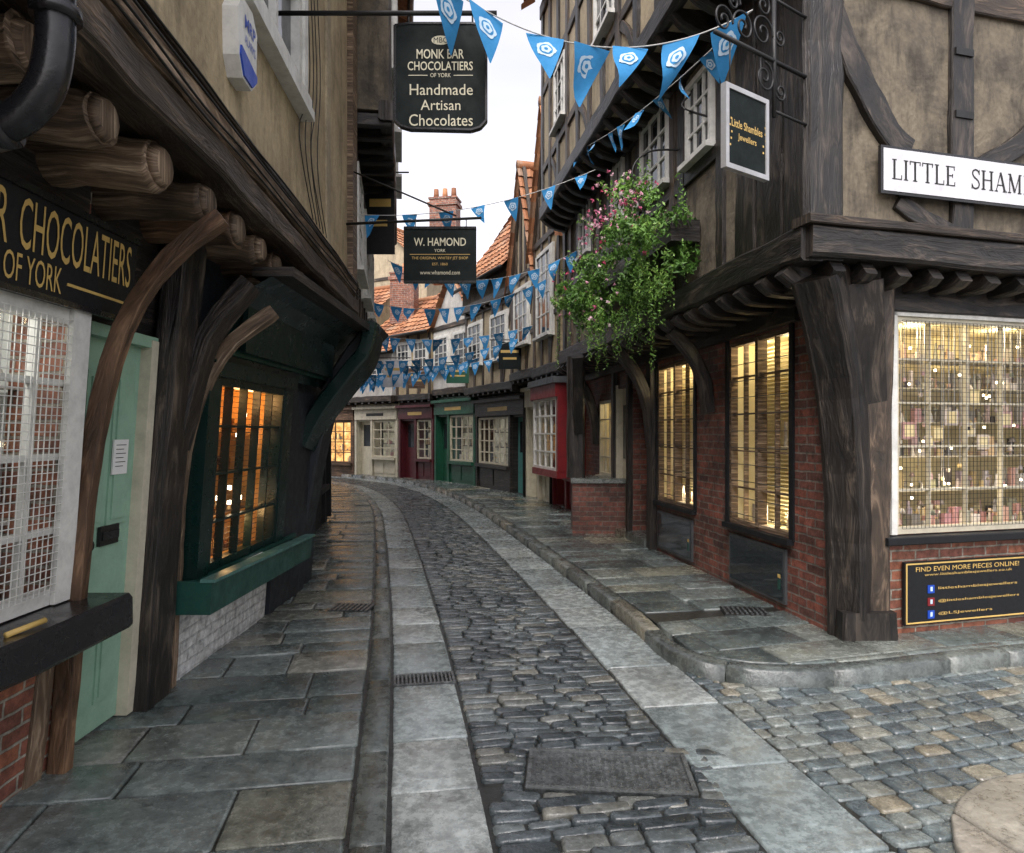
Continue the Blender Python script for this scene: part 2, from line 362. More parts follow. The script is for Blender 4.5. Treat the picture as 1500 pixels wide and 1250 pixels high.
def shelf_items(m,u0,u1,z,o0,o1,n,mat,hmax=.14,fr=None):
    for _ in range(n):
        u=U(u0,u1); w=U(.012,.045); o=U(o0,o1); h=U(.03,hmax); k=R()
        if k<.45: m.box(u-w,u+w,o-w*.6,o+w*.6,z,z+h,mat,fr=fr)
        elif k<.75: m.beam([(u,o,z),(u,o,z+h*.5),(u,o,z+h)],w*1.6,w*1.6,mat,0,7,fr=fr,taper=(1,.3))
        else:
            m.beam([(u,o,z),(u,o,z+h*.7)],.01,.01,mat,0,5,fr=fr); m.beam([(u,o,z+h*.7),(u,o,z+h*.7+w)],w*1.5,w*1.5,mat,0,7,fr=fr,taper=(1,.5))
def grille(m,u0,u1,z0,z1,o,st,r,mat,fr=None):
    n=int((u1-u0)/st); k=int((z1-z0)/st)
    for i in range(n+1):
        u=u0+(u1-u0)*i/n; m.box(u-r,u+r,o-r,o+r,z0,z1,mat,fr=fr)
    for i in range(k+1):
        z=z0+(z1-z0)*i/k; m.box(u0,u1,o+r*.5,o+r*2.2,z-r,z+r,mat,fr=fr)
def lamp(par,p,e,col=(1,.84,.55),r=.08):
    l=bpy.data.lights.new('shop_lamp','POINT'); l.energy=e; l.color=col; l.shadow_soft_size=r
    ob=bpy.data.objects.new('shop_lamp',l); COL.objects.link(ob); ob.location=p; ob.parent=par
def tile_roof(m,A,B,C,D,mat,tw=.22,th=.28,wave=.035):
    A,B,C,D=map(Vector,(A,B,C,D)); nc=max(2,int((B-A).length/tw)); nr=max(2,int((D-A).length/th)); K=4
    nrm=(B-A).cross(D-A).normalized()
    if nrm.z<0: nrm=-nrm
    P=[];
    for r in range(nr):
        for e in(0,1):
            t=(r+e*1.02)/nr
            for i in range(nc*K+1):
                q=A.lerp(B,i/(nc*K)).lerp(D.lerp(C,i/(nc*K)),min(t,1))
                P.append(q+nrm*(wave*.5*math.sin(i/K*2*math.pi)+(.035 if e==0 else 0)+random.uniform(-.006,.006)-.06*math.sin(math.pi*t)*math.sin(math.pi*i/(nc*K))))
    w=nc*K+1; F=[];c=[]
    for r in range(nr):
        cols=[R() for _ in range(nc)]
        for i in range(nc*K):
            a=(2*r)*w+i; F.append((a,a+1,a+w+1,a+w)); c.append(cols[i//K])
            if r: F.append((a-w,a-w+1,a+1,a)); c.append(.0)
    m.raw(P,F,mat,None,c,False)
    m.beam([tuple(D+Vector((0,0,.03))),tuple(C+Vector((0,0,.03)))],.2,.14,mat,.08,8,fr=WF)

# ------------------------------------------------------------------ paving
G=[(.62,-4),(.27,-2),(-.05,0),(-.48,2.59),(-.81,4.55),(-1.12,6.23),(-1.78,9.6),(-2.65,13.7),(-3.6,17),(-4.7,19.7),(-6.3,22),(-8.2,23.6),(-10.5,24.8),(-13,25.8)]
PD=cat([Vector((x,y,0)) for x,y in G],14)
CU=[0]
for a,b in zip(PD,PD[1:]): CU.append(CU[-1]+(b-a).length)
def Pt(s,t):
    i=min(max(bisect.bisect(CU,s)-1,0),len(PD)-2); f=(s-CU[i])/(CU[i+1]-CU[i]); p=PD[i].lerp(PD[i+1],f)
    d=(PD[min(i+2,len(PD)-1)]-PD[max(i-1,0)]).normalized(); return Vector((p.x+d.y*t,p.y-d.x*t,0))
def sY(y):
    for i,p in enumerate(PD):
        if p.y>=y:
            q=PD[i-1]; return CU[i-1]+(CU[i]-CU[i-1])*(y-q.y)/(p.y-q.y) if i else 0
    return CU[-1]
SMAX=CU[-1]-.3
def stone(m,poly,zt,mat,bev=.012,th=.1,cut=.02,tilt=.01,col=None):
    n=len(poly)
    if n<3: return
    c=sum(poly,Vector((0,0,0)))/n; Q=[]
    for i,p in enumerate(poly):
        for q in(poly[i-1],poly[(i+1)%n]):
            L=(q-p).length; Q.append(p+(q-p)*(min(cut,L*.35)/max(L,1e-5)))
    a=U(-tilt,tilt); b=U(-tilt,tilt); N=len(Q); P=[]
    for ins,dz in((0,-th),(0,-bev),(bev*.55,-bev*.28),(bev*1.6,0)):
        for q in Q:
            v=c-q; L=v.length; r=q+v*(min(ins/max(L,1e-5),.6)); P.append((r.x,r.y,zt+dz+a*(r.x-c.x)+b*(r.y-c.y)))
    F=[]
    for k in range(3):
        for i in range(N):
            j=(i+1)%N; F.append((k*N+i,k*N+j,(k+1)*N+j,(k+1)*N+i))
    F.append(tuple(range(3*N,4*N))); m.raw(P,F,mat,None,R() if col is None else col,True)
def clip(poly,a,b):
    out=[]; nx,ny=-(b.y-a.y),(b.x-a.x)
    f=lambda p:(p.x-a.x)*nx+(p.y-a.y)*ny
    for i,p in enumerate(poly):
        q=poly[(i+1)%len(poly)]; fp,fq=f(p),f(q)
        if fp>=0: out.append(p)
        if fp*fq<0: out.append(p.lerp(q,fp/(fp-fq)))
    return out
def rows(m,s0,s1,t0,t1,rl,cw,gap,z,mat,bev,th,cut,tilt,jz,skip=None,crown=0,jit=.35):
    s=s0
    while s<s1-.02:
        l=U(*rl); t=t0
        if s1-(s+l)<rl[0]*.7: l=s1-s
        while t<t1-.01:
            w=U(*cw)
            if t1-(t+w)<cw[0]*.6: w=t1-t
            g=gap/2; j=lambda:U(-1,1)*gap*jit
            q=[(s+g+j(),t+g+j()),(s+g+j(),t+w-g+j()),(s+l-g+j(),t+w-g+j()),(s+l-g+j(),t+g+j())]
            poly=[Pt(a,b) for a,b in q]
            if not(skip and skip(poly)):
                mt=(t+w/2-t0)/(t1-t0)
                stone(m,poly,z+U(-jz,jz)+crown*4*mt*(1-mt),mat,bev,th,cut,tilt)
            t+=w
        s+=l
g=M('ground'); g.quad([(-150,-150,-.06),(150,-150,-.06),(150,150,-.06),(-150,150,-.06)],MORTAR); g.done()
road=empty('cobbled_road')
MHF=Fr((.06,3.05),(1,-.08),1)
def manh(poly):
    for p in poly+[sum(poly,Vector((0,0,0)))/4]:
        r=p-MHF.o; u=r.dot(MHF.d); o=r.dot(MHF.n)
        if -.005<u<.765 and -.005<o<.385: return True
    return False
m=M('mortar_bed',road)
n=160
for i in range(n):
    a,b=i/n*SMAX,(i+1)/n*SMAX
    m.raw([Pt(a,-.05)+Vector((0,0,-.014)),Pt(b,-.05)+Vector((0,0,-.014)),Pt(b,2.05)+Vector((0,0,-.014)),Pt(a,2.05)+Vector((0,0,-.014))],[(0,1,2,3)],MORTAR)
m.quad([(.6,-3,-.017),(9,-3,-.017),(9,6,-.017),(.6,6,-.017)],MORTAR); m.done()
m=M('setts',road); rows(m,sY(1),SMAX,.42,1.43,(.062,.1),(.13,.27),.010,.0,SETT,.009,.05,.013,.05,.006,manh,.012,.5)
for (u0,u1,o0,o1,k) in((-.11,-.012,-.02,.4,5),(.775,.88,-.02,.4,5)):
    for i in range(k):
        a=o0+(o1-o0)*i/k; b=o0+(o1-o0)*(i+1)/k; stone(m,[MHF(u0,a+.005,0),MHF(u1,a+.005,0),MHF(u1,b-.005,0),MHF(u0,b-.005,0)],.002,SETT,.009,.05,.013,.03)
for (o0,o1) in((-.085,-.01),(.39,.47)):
    u=-.1
    while u<.85:
        w=U(.12,.2); stone(m,[MHF(u,o0,0),MHF(u+w-.008,o0,0),MHF(u+w-.008,o1,0),MHF(u,o1,0)],.003,SETT,.009,.05,.013,.03); u+=w
m.done()
SG=sY(4.28)
m=M('gutter_slabs',road)
rows(m,sY(1),SG,.015,.41,(.45,.95),(.9,1),.012,.006,PALE,.008,.06,.012,.004,.003)
rows(m,SG+.21,SMAX,.015,.41,(.45,.95),(.9,1),.012,.006,PALE,.008,.06,.012,.004,.003)
rows(m,sY(1),SMAX,1.44,1.925,(.5,1.05),(.9,1),.012,.004,PALE,.008,.06,.012,.004,.003)
m.done()
m=M('side_street_setts',road); d=Vector((.9645,.2643,0)); e=Vector((-.2643,.9645,0)); A_=Pt(sY(0),1.94); B_=Pt(sY(5),1.94)
r=-4.5
while r<5:
    h=U(.1,.14); x=U(-.2,0)-1.5
    while x<8:
        w=U(.11,.2); q=[]
        for (aa,bb) in((x+.005,r+.005),(x+w-.005,r+.005),(x+w-.005,r+h-.005),(x+.005,r+h-.005)):
            q.append(Vector((.6,1,0))+d*(aa+U(-.005,.004))+e*(bb+U(-.005,.004)+.02*math.sin(aa*2.1)))
        q=clip(q,B_,A_)
        if len(q)>2:
            cx=sum(p.x for p in q)/len(q); cy=sum(p.y for p in q)/len(q)
            area=abs(sum(q[i-1].x*q[i].y-q[i].x*q[i-1].y for i in range(len(q))))/2
            if cy<5.2 and cy>-.5 and area>.002 and cx<7: stone(m,q,U(-.005,.003),SETT2,.009,.05,.014,.035)
        x+=w
    r+=h
m.done()
def pave_poly(m,region,org,d,rl,cw,z,mat,th=.1,bev=.01):
    e=Vector((-d.y,d.x,0)); r=-6
    while r<8:
        h=U(*rl); x=-6+U(-.3,0)
        while x<9:
            w=U(*cw); gg=.005
            q=[org+d*a+e*b for a,b in((x+gg,r+gg),(x+w-gg,r+gg),(x+w-gg,r+h-gg),(x+gg,r+h-gg))]
            for i in range(len(region)):
                q=clip(q,region[i],region[(i+1)%len(region)])
                if len(q)<3: break
            if len(q)>=3:
                area=abs(sum(q[i-1].x*q[i].y-q[i].x*q[i-1].y for i in range(len(q))))/2
                if area>.004: stone(m,q,z+U(-.003,.003),mat,bev,th,.01,.004)
            x+=w
        r+=h
V2=lambda x,y:Vector((x,y,0))
S53=sY(5.3)
pv=empty('stone_pavement')
m=M('slabs',pv)
rows(m,S53,SMAX,2.08,4.5,(.26,.55),(.4,.95),.01,.1,SLAB,.009,.12,.01,.008,.006)
reg=[Pt(S53,2.08),V2(1.23,4.72),V2(1.36,4.56),V2(1.55,4.47),V2(1.88,4.42),V2(2.4,4.53),V2(8,5.98),V2(8,7.5),Pt(S53,4.5)]
pave_poly(m,reg,V2(1.5,4.5),V2(.9645,.2643),(.32,.5),(.4,.85),.1,SLAB,.12)
m.done()
m=M('bedding',pv)
for i in range(80):
    a=S53+(SMAX-S53)*i/80; b=S53+(SMAX-S53)*(i+1)/80; zz=Vector((0,0,.086))
    m.raw([Pt(a,2.0)+zz,Pt(b,2.0)+zz,Pt(b,5.2)+zz,Pt(a,5.2)+zz],[(0,1,2,3)],MORTAR)
m.raw([p+Vector((0,0,.0862)) for p in reg],[tuple(range(len(reg)))],MORTAR); m.done()
m=M('kerb',pv)
KP=[V2(8,5.83),V2(5,5.08),V2(2.95,4.54),V2(2.41,4.38),V2(1.85,4.27),V2(1.45,4.33),V2(1.22,4.48),V2(1.09,4.7),V2(1.03,4.95)]
s=S53
while s<SMAX: KP.append(Pt(s,1.935)); s+=.8
KD=cat(KP,8)
def arc_stones(m,KD,w,z,th,mat,ln,side=1,bev=.012,gap=.004):
    C=[0]
    for a,b in zip(KD,KD[1:]): C.append(C[-1]+(b-a).length)
    def at(s,t):
        i=min(max(bisect.bisect(C,s)-1,0),len(KD)-2); f=(s-C[i])/max(C[i+1]-C[i],1e-6); p=KD[i].lerp(KD[i+1],f)
        d=(KD[min(i+2,len(KD)-1)]-KD[max(i-1,0)]).normalized(); return Vector((p.x+d.y*t*side,p.y-d.x*t*side,0))
    s=0
    while s<C[-1]-.2:
        l=U(*ln); e=min(s+l,C[-1])
        q=[at(s+gap+(e-s-2*gap)*k/4,0) for k in range(5)]+[at(e-gap-(e-s-2*gap)*k/4,w) for k in range(5)]
        N=len(q); col=R(); z0=z+U(-.004,.004); P=[]
        qi=[at(s+gap+bev+(e-s-2*gap-2*bev)*k/4,bev*1.3) for k in range(5)]+[at(e-gap-bev-(e-s-2*gap-2*bev)*k/4,w-bev) for k in range(5)]
        P=[(p.x,p.y,z0-th) for p in q]+[(p.x,p.y,z0-bev) for p in q]+[(p.x,p.y,z0) for p in qi]
        F=[(k*N+i,k*N+(i+1)%N,(k+1)*N+(i+1)%N,(k+1)*N+i) for k in(0,1) for i in range(N)]+[tuple(range(2*N,3*N))]
        m.raw(P,F,mat,None,col,True); s=e
arc_stones(m,KD,.13,.102,.16,KERB,(.5,.95),1,.016); m.done()
pl=empty('stone_pavement')
m=M('slabs',pl); rows(m,sY(.8),SMAX,-2.1,-.15,(.22,.5),(.38,1.05),.011,.05,SLAB,.008,.1,.01,.008,.006); m.done()
m=M('bedding',pl)
for i in range(90):
    a=SMAX*i/90; b=SMAX*(i+1)/90; zz=Vector((0,0,.036))
    m.raw([Pt(a,-3)+zz,Pt(b,-3)+zz,Pt(b,-.1)+zz,Pt(a,-.1)+zz],[(0,1,2,3)],MORTAR)
m.done()
m=M('kerb',pl); LK=[]; s=sY(.8)
while s<SMAX: LK.append(Pt(s,-.135)); s+=.4
arc_stones(m,LK,.135,.055,.1,KERB,(.7,1.2),1,.012); m.done()
po=empty('corner_pavement')
reg=[V2(1.62,-1)]+[V2(2.55+.93*math.cos(a),2.25+.93*math.sin(a)) for a in [math.radians(180-12*i) for i in range(8)]]+[V2(6,4.1),V2(6,-1)]
reg=reg[::-1]
m=M('slabs',po); pave_poly(m,reg,V2(1.9,2.1),V2(.97,.24),(.7,.9),(.6,1.1),.03,PINKST,.06)
m.raw([p+Vector((0,0,.019)) for p in reg],[tuple(range(len(reg)))],MORTAR); m.done()
mh=empty('manhole_cover'); m=M('frame_and_plate',mh,MHF)
m.box(0,.76,0,.38,-.03,.008,IRON,.2)
for a in((0,.76,0,.02),(0,.76,.36,.38),(0,.02,.02,.36),(.74,.76,.02,.36)): m.box(*a,-.03,.017,IRON,.9)
for i in range(24):
    for j in range(11):
        u=.04+i*.0293; o=.036+j*.029; m.box(u,u+.018,o,o+.006,.005,.013,IRON,.9) if (i+j)%2 else m.box(u+.006,u+.012,o-.006,o+.012,.005,.013,IRON,.9)
m.done()
p0=Pt(SG,.02); p1=Pt(SG,.41)
dg_=empty('drain_grate'); m=M('bars',dg_,Fr((p0.x,p0.y),(p1.x-p0.x,p1.y-p0.y),1))
m.box(0,.39,.005,.2,-.05,-.012,K_IRON)
for a in((0,.39,.005,.02),(0,.39,.185,.2),(0,.015,.02,.185),(.375,.39,.02,.185)): m.box(*a,-.03,.009,IRON,.7)
for i in range(14): m.box(.024+i*.0255,.036+i*.0255,.02,.185,-.02,.007,IRON,.8)
m.done()
for (x,y,zz) in((-1.6,5.9,.06),(1.75,5.6,.11)):
    dg_=empty('drain_grate'); m=M('bars',dg_,Fr((x,y),(.985,-.1),1)); m.box(0,.36,0,.26,zz-.03,zz-.004,K_IRON)
    for i in range(9): m.box(.01+i*.04,.03+i*.04,.01,.25,zz-.01,zz+.003,IRON,.3)
    m.done()

# ------------------------------------------------------------------ left chocolate shop
LB=empty('chocolate_shop_building')
FL=Fr((-2.12,0),(0,1),-1,.07); FU=Fr((-1.26,0),(-.06,1),-1)
m=M('ground_floor_walls',LB,FL)
wall(m,-2,3.14,0,2.7,-.25,0,[(1.1,3.04,.84,2.14)],B_RED)
m.box(-2,3.1,-.001,.02,2.08,2.72,T_BLACK); 
m.box(3.12,4.15,-.25,-.12,0,.05,KERB); m.box(3.14,4.2,-.25,-.05,2.1,2.75,T_BLACK)
wall(m,4.08,7.2,0,2.7,-.25,0,[(4.35,5.62,.68,1.95)],GREYB)
m.box(4.1,5.75,.0,.03,0,.6,B_WHITE)
m.box(5.8,6.75,0,.05,.0,1.97,GREYB)
m.done()
m=M('shop_window',LB,FL)
window(m,1.1,3.12,.84,2.14,.03,W_WHITE,7,4,GLASS,.07,.028)
m.box(3.0,3.12,.03,.05,.84,2.14,W_WHITE)
room(m,1.1,3.1,.84,2.14,.0,.6,ROOMW)
grille(m,1.15,3.04,.9,2.09,.045,.034,.0018,W_WHITE)
for z in(.9,1.2,1.5,1.8):
    m.box(1.15,3.05,-.5,-.2,z-.012,z,W_WHITE); shelf_items(m,1.2,3.0,z,-.45,-.22,34,ITEMSW,.16)
m.done(); lamp(LB,FL(2.4,-.15,2.05),8,(1,.97,.9))
m=M('window_ledge',LB,FL); m.beam([(-.5,.13,.75),(3.26,.13,.75)],.16,.27,K_GLOSS,.06,seg=.3); m.done()
m=M('door_handle_bar',LB,FL); m.poles([(2.55,.17,.84),(2.72,.2,.85)],.012,GOLD,8); m.done()
m=M('front_door',LB,FL)
m.box(3.22,3.73,-.1,-.05,.06,2.06,G_SAGE)
for (a,b) in((3.27,3.45),(3.5,3.68)):
    for (c,dz) in((.2,.62),(1.12,1.9)):
        m.box(a,b,-.05,-.04,c,dz,G_SAGE); m.box(a+.025,b-.025,-.04,-.03,c+.03,dz-.03,G_SAGE)
m.box(3.29,3.66,-.05,-.038,.72,1.02,G_SAGE)
m.box(3.73,3.8,-.12,.01,.05,2.1,W_CREAM); m.box(3.2,3.8,-.12,.005,2.06,2.12,G_SAGE)
m.box(3.44,3.6,-.045,-.028,1.02,1.12,K_IRON); m.box(3.45,3.59,-.028,-.02,1.05,1.09,K_GLOSS)
m.beam([(3.29,-.04,1.05),(3.29,.02,1.05)],.05,.05,K_IRON,0,10)
m.box(3.5,3.63,-.035,-.026,1.38,1.56,PAPER)
for k in range(6): m.box(3.52,3.61-.02*(k%2),-.026,-.0255,1.53-k*.022,1.534-k*.022,BLACKTXT)
m.done()
sg=empty('shop_fascia_sign'); m=M('board',sg,FL); m.box(.8,3.43,.02,.06,2.14,2.56,K_MATT)
m.box(.8,3.43,.06,.075,2.535,2.565,K_GLOSS); m.box(.8,3.43,.06,.075,2.135,2.16,K_GLOSS)
text(m,'CHOCOLATIERS',2.62,3.38,2.31,2.51,.064,GOLD); text(m,'R',2.5,2.56,2.31,2.51,.064,GOLD); text(m,'MONK BA',2.0,2.48,2.31,2.51,.064,GOLD)
text(m,'OF YORK',2.55,2.88,2.18,2.29,.064,GOLD)
m.box(2.92,3.38,.06,.064,2.225,2.237,GOLD); m.box(1.9,2.5,.06,.064,2.225,2.237,GOLD); m.done()
m=M('timber_posts',LB,FL)
m.beam([(3.12,.05,.04),(3.14,.05,.9),(3.18,.06,1.55),(3.2,.15,2.08),(3.22,.34,2.42),(3.25,.56,2.62)],.065,.085,T_BROWN,.1)
m.beam([(3.0,-.02,.04),(3.05,-.02,.7)],.1,.08,T_GREY,.1)
m.beam([(3.93,.02,.02),(3.94,.02,1.2),(3.95,.05,2.75)],.27,.13,T_BLACK,.05)
m.beam([(4.15,.02,.04),(4.15,.01,.8),(4.18,.0,1.4),(4.2,.06,1.78),(4.24,.2,2.12),(4.3,.46,2.36)],.055,.09,T_GREY,.1)
m.beam([(4.05,.03,1.5),(4.1,.14,2.15),(4.15,.36,2.5)],.16,.1,T_BLACK,.06)
m.done()
m=M('jetty_joists',LB)
y=.4
while y<6.6:
    xe=-1.40-.06*(y-2)+U(-.05,.02); rr=U(.17,.22)
    m.beam([(-2.3,y,2.73),(-1.8,y+U(-.02,.02),2.73),(xe-.06,y,2.71),(xe,y,2.71)],rr,rr*.95,T_GREY if R()<.5 else T_BROWN,.11,12,seg=.12,ref=Vector((0,0,1)))
    m.beam([(xe-.005,y,2.71),(xe+.03,y,2.71)],rr*.9,rr*.84,T_GREY,.03,12,taper=(1,.75))
    y+=U(.37,.45)
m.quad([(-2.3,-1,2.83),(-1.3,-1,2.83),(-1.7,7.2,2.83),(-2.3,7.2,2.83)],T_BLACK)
m.done()
m=M('bressummer_beam',LB,FU)
m.beam([(-1,-.02,2.9),(2,-.02,2.9),(4.5,-.02,2.9),(7.15,-.02,2.9)],.17,.2,T_DARK,.08)
m.beam([(-1,.0,3.07),(3,.01,3.07),(7.1,.0,3.07)],.13,.13,T_GREY,.1)
m.beam([(-1,.05,3.15),(3,.05,3.155),(7.15,.05,3.15)],.03,.06,T_DARK,.1)
m.done()
m=M('cables',LB,FU)
for k in range(4):
    m.tube([(u*.6,.075+U(0,.03),3.0+.05*k+U(-.02,.02)) for u in range(0,13)],.006,CABLE,5)
for k in range(5):
    u=5.0+k*.12; m.tube([(u-.1,.02,5.6),(u+.1,.03,4.4+U(-.2,.2)),(u-.1+U(-.1,.1),.05,3.7),(u+.15,.07,3.2)],.004,CABLE,5)
m.done()
m=M('upper_walls',LB,FU)
wall(m,-2,7.15,3.08,6.6,-.3,0,[(3.74,4.95,4.02,5.4),(.6,1.9,4.02,5.4)],P_CREAM)
m.box(-2,7.15,-4,-.3,2.85,6.6,P_CREAM); m.box(6.95,7.2,-.02,.06,3.1,6.6,T_GREY)
m.box(5.9,6.04,-.01,.02,3.1,6.6,P_BEIGE)
m.done()
m=M('upper_windows',LB,FU)
for a in(3.74,.6):
    window(m,a,a+1.21,4.02,5.4,.04,W_WHITE,2,2,DGLASS,.09,.05,W_WHITE,.1)
    m.box(a-.09,a,-.02,.06,3.95,5.5,W_WHITE); m.box(a+1.21,a+1.3,-.02,.06,3.95,5.5,W_WHITE); m.box(a-.12,a+1.33,-.02,.1,3.9,3.97,W_WHITE)
    m.box(a+.12,a+.2,-.05,-.03,4.1,5.3,W_WHITE)
m.done()
m=M('roof',LB)
tile_roof(m,FU(-2,.35,6.5),FU(7.2,.35,6.5),FU(7.2,-2.2,9),FU(-2,-2.2,9),TILE); m.done()
m=M('green_shop_window',LB,FL)
window(m,4.35,5.62,.7,1.95,.12,G_DARK,5,4,GLASS,.05,.016,None,.08)
m.box(4.2,4.36,0,.13,.69,2.0,G_DARK); m.box(5.61,5.8,0,.13,.69,2.0,G_DARK); m.box(4.2,5.8,0,.16,1.95,2.05,G_DARK)
room(m,4.36,5.61,.7,1.95,.04,.4,ROOMA)
for z in(.72,1.0,1.3,1.6):
    m.box(4.4,5.58,-.34,-.1,z-.01,z,T_BROWN); shelf_items(m,4.45,5.5,z,-.3,-.12,18,ITEMSA,.14)
for k in range(30): m.box(4.4,5.58,.06,.065,.78+k*.038,.783+k*.038,T_BROWN)
m.done()
lamp(LB,FL(4.7,-.1,1.87),6,(1,.52,.18)); lamp(LB,FL(5.3,-.1,1.87),6,(1,.52,.18)); lamp(LB,FL(5.0,-.03,.95),3,(1,.58,.22),.03)
m=M('bulbs',LB,FL)
for k in range(14):
    u,o,z=U(4.45,5.5),U(-.25,0),U(.85,1.85); m.beam([(u,o,z),(u,o,z+.03)],.03,.03,BULB,0,8)
m.done()
m=M('green_window_box',LB,FL)
m.box(4.12,6.15,.1,.13,.5,.69,G_SILL); m.prism([(4.1,.5),(6.15,.47),(6.18,.66),(4.1,.7)],.23,.27,G_SILL); m.box(4.1,4.13,.0,.23,.5,.7,G_SILL); m.box(4.12,6.15,.0,.24,.5,.53,G_DARK)
m.box(4.13,6.1,.0,.2,.64,.66,G_DARK); m.box(5.0,5.3,.05,.16,.661,.668,PAPER); m.prism([(4.09,.695),(6.19,.655),(6.19,.675),(4.09,.715)],.2,.29,SILLTOP)
m.done()
m=M('green_shop_cove',LB,FL); pr=[(.1,2.03),(.13,2.2),(.2,2.38),(.32,2.52),(.5,2.62)]
for (a,b),(c,d2) in zip(pr,pr[1:]): m.quad([(4.3,a,b),(6.95,a,b),(6.95,c,d2),(4.3,c,d2)],G_DARK)
m.box(4.3,6.95,.12,.16,2.1,2.14,G_SILL)
m.prism([(4.45,2.12),(6.6,2.12),(6.6,2.42),(4.45,2.42)],.2,.235,G_DARK)
m.beam([(6.85,-.16,.05),(6.85,-.02,.8),(6.86,.05,1.4),(6.88,.14,1.9),(6.9,.36,2.35),(6.92,.6,2.66)],.34,.16,GREYB,.0)
m.beam([(6.6,.02,1.45),(6.65,.14,1.75),(6.72,.36,2.1),(6.78,.52,2.35),(6.8,.56,2.66)],.4,.14,G_DARK,.0)
m.box(4.3,7.0,.3,.56,2.58,2.64,T_BLACK)
m.done()
al=empty('burglar_alarm_box'); m=M('housing',al,FU)
u0=3.47; m.prism([(u0,3.52),(u0+.06,3.43),(u0+.2,3.43),(u0+.28,3.5),(u0+.3,3.78),(u0+.22,3.86),(u0+.05,3.85),(u0-.01,3.76)],.0,.08,W_WHITE)
m.prism([(u0+.01,3.53),(u0+.065,3.445),(u0+.195,3.445),(u0+.27,3.51),(u0+.27,3.54),(u0+.02,3.58)],.08,.09,ALARMB)
text(m,'MRP',u0+.09,u0+.26,3.71,3.78,.083,ALARMB,bold=.01); text(m,'ALARMS',u0+.09,u0+.26,3.63,3.68,.083,ALARMB)
m.done()
dp=empty('drainpipe'); m=M('pipe',dp)
m.tube([(-1.27,1.9,6),(-1.27,1.9,3.6),(-1.27,1.9,2.85),(-1.275,1.9,2.66),(-1.31,1.9,2.54),(-1.4,1.9,2.46),(-1.55,1.9,2.43),(-1.9,1.9,2.4)],.05,K_GLOSS,16)
for (a,b) in (((-1.27,1.9,2.86),(-1.27,1.9,2.93)),((-1.40,1.9,2.458),(-1.47,1.9,2.442)),((-1.27,1.9,2.75),(-1.27,1.9,2.78))): m.beam([a,b],.13,.13,K_GLOSS,0,16)
m.done()

# ------------------------------------------------------------------ right corner building
RB=empty('corner_timber_framed_building')
C=(2.40,4.97); J=(2.0,4.6); Q=(1.62,4.28)
FM=Fr(C,(-.15,1),1); FS=Fr(C,(3.65,1),-1); JM=Fr(J,(-.15,1),1); JS=Fr(J,(3.65,1),-1); QM=Fr(Q,(-.15,1),1); QS=Fr(Q,(3.65,1),-1)
opsM=[(.66,1.77,.72,2.47),(2.58,3.73,.74,2.42),(3.95,4.72,.1,2.2),(4.8,5.4,.1,2.25),(5.55,6.35,.9,2.1)]
m=M('ground_floor_walls',RB,FM)
wall(m,.12,7.3,.05,2.7,-.25,0,opsM,B_DARK)
wall(m,.3,7,.05,2.7,-.25,0,[(.43,2.9,.84,2.47)],B_RED,FS)
m.box(1.9,7.3,-4,-.9,.05,2.7,K_MATT)
m.done()
m=M('ground_floor_timbers',RB,FM)
m.beam([(.5,.03,2.6),(3,.03,2.6),(7.3,.03,2.6)],.22,.08,T_BLACK,.06)
m.beam([(.3,.03,2.59),(3,.03,2.59),(7,.03,2.59)],.2,.08,T_BLACK,.06,fr=FS)
m.beam([(.3,.05,.8),(2.95,.05,.8)],.06,.14,K_MATT,.05,fr=FS)
m.beam([(3.84,.03,.1),(3.84,.03,1.5),(3.84,.04,2.6)],.17,.1,T_BLACK,.06)
m.beam([(4.76,.03,.1),(4.76,.03,2.6)],.09,.08,T_BLACK,.06); m.beam([(5.47,.03,.1),(5.47,.03,2.6)],.12,.08,T_BLACK,.06)
m.beam([(3.84,.03,1.4),(3.84,.08,1.9),(3.86,.22,2.3),(3.88,.45,2.62)],.15,.14,T_BLACK,.06)
m.beam([(6.5,.03,1.4),(6.5,.08,1.9),(6.5,.22,2.3),(6.5,.45,2.62)],.15,.14,T_BLACK,.06)
m.beam([(2.15,.04,1.8),(2.15,.1,2.15),(2.15,.24,2.42),(2.15,.45,2.64)],.13,.12,T_BLACK,.06)
m.beam([(2.53,5.08,.08),(2.52,5.07,.8),(2.49,5.05,1.4),(2.42,5.01,1.95),(2.28,4.89,2.4),(2.14,4.76,2.72)],.27,.3,T_BLACK,.03,fr=WF,ref=Vector((-.7,-.7,0)),taper=(1,1.15))
m.beam([(2.66,5.03,.1),(2.665,5.03,1.5),(2.68,5.0,2.7)],.2,.14,T_DARK,.05,fr=WF,ref=Vector((0,-1,0)))
m.beam([(2.58,4.97,.08),(2.58,4.965,.3)],.4,.14,T_BLACK,.06,fr=WF,ref=Vector((0,-1,0)))
m.beam([(2.62,5.05,1.7),(2.55,4.96,2.1),(2.45,4.8,2.66)],.28,.14,T_BLACK,.03,fr=WF,ref=Vector((0,-1,0)))
m.done()
m=M('jewellers_display_window',RB,FS)
window(m,.43,2.9,.84,2.47,.03,W_CREAM,7,5,GLASS,.05,.014)
m.box(.40,.45,.03,.05,.84,2.5,W_WHITE); m.box(.4,2.95,.03,.05,2.46,2.5,W_WHITE)
room(m,.45,2.88,.85,2.45,-.03,.75,ROOMY)
for z in(.86,1.12,1.4,1.68,1.96,2.2):
    m.box(.5,2.85,-.7,-.35,z-.008,z,W_CREAM); shelf_items(m,.5,2.8,z,-.65,-.38,70,ITEMS,.17)
shelf_items(m,.5,2.8,.86,-.35,-.1,130,ITEMS,.15)
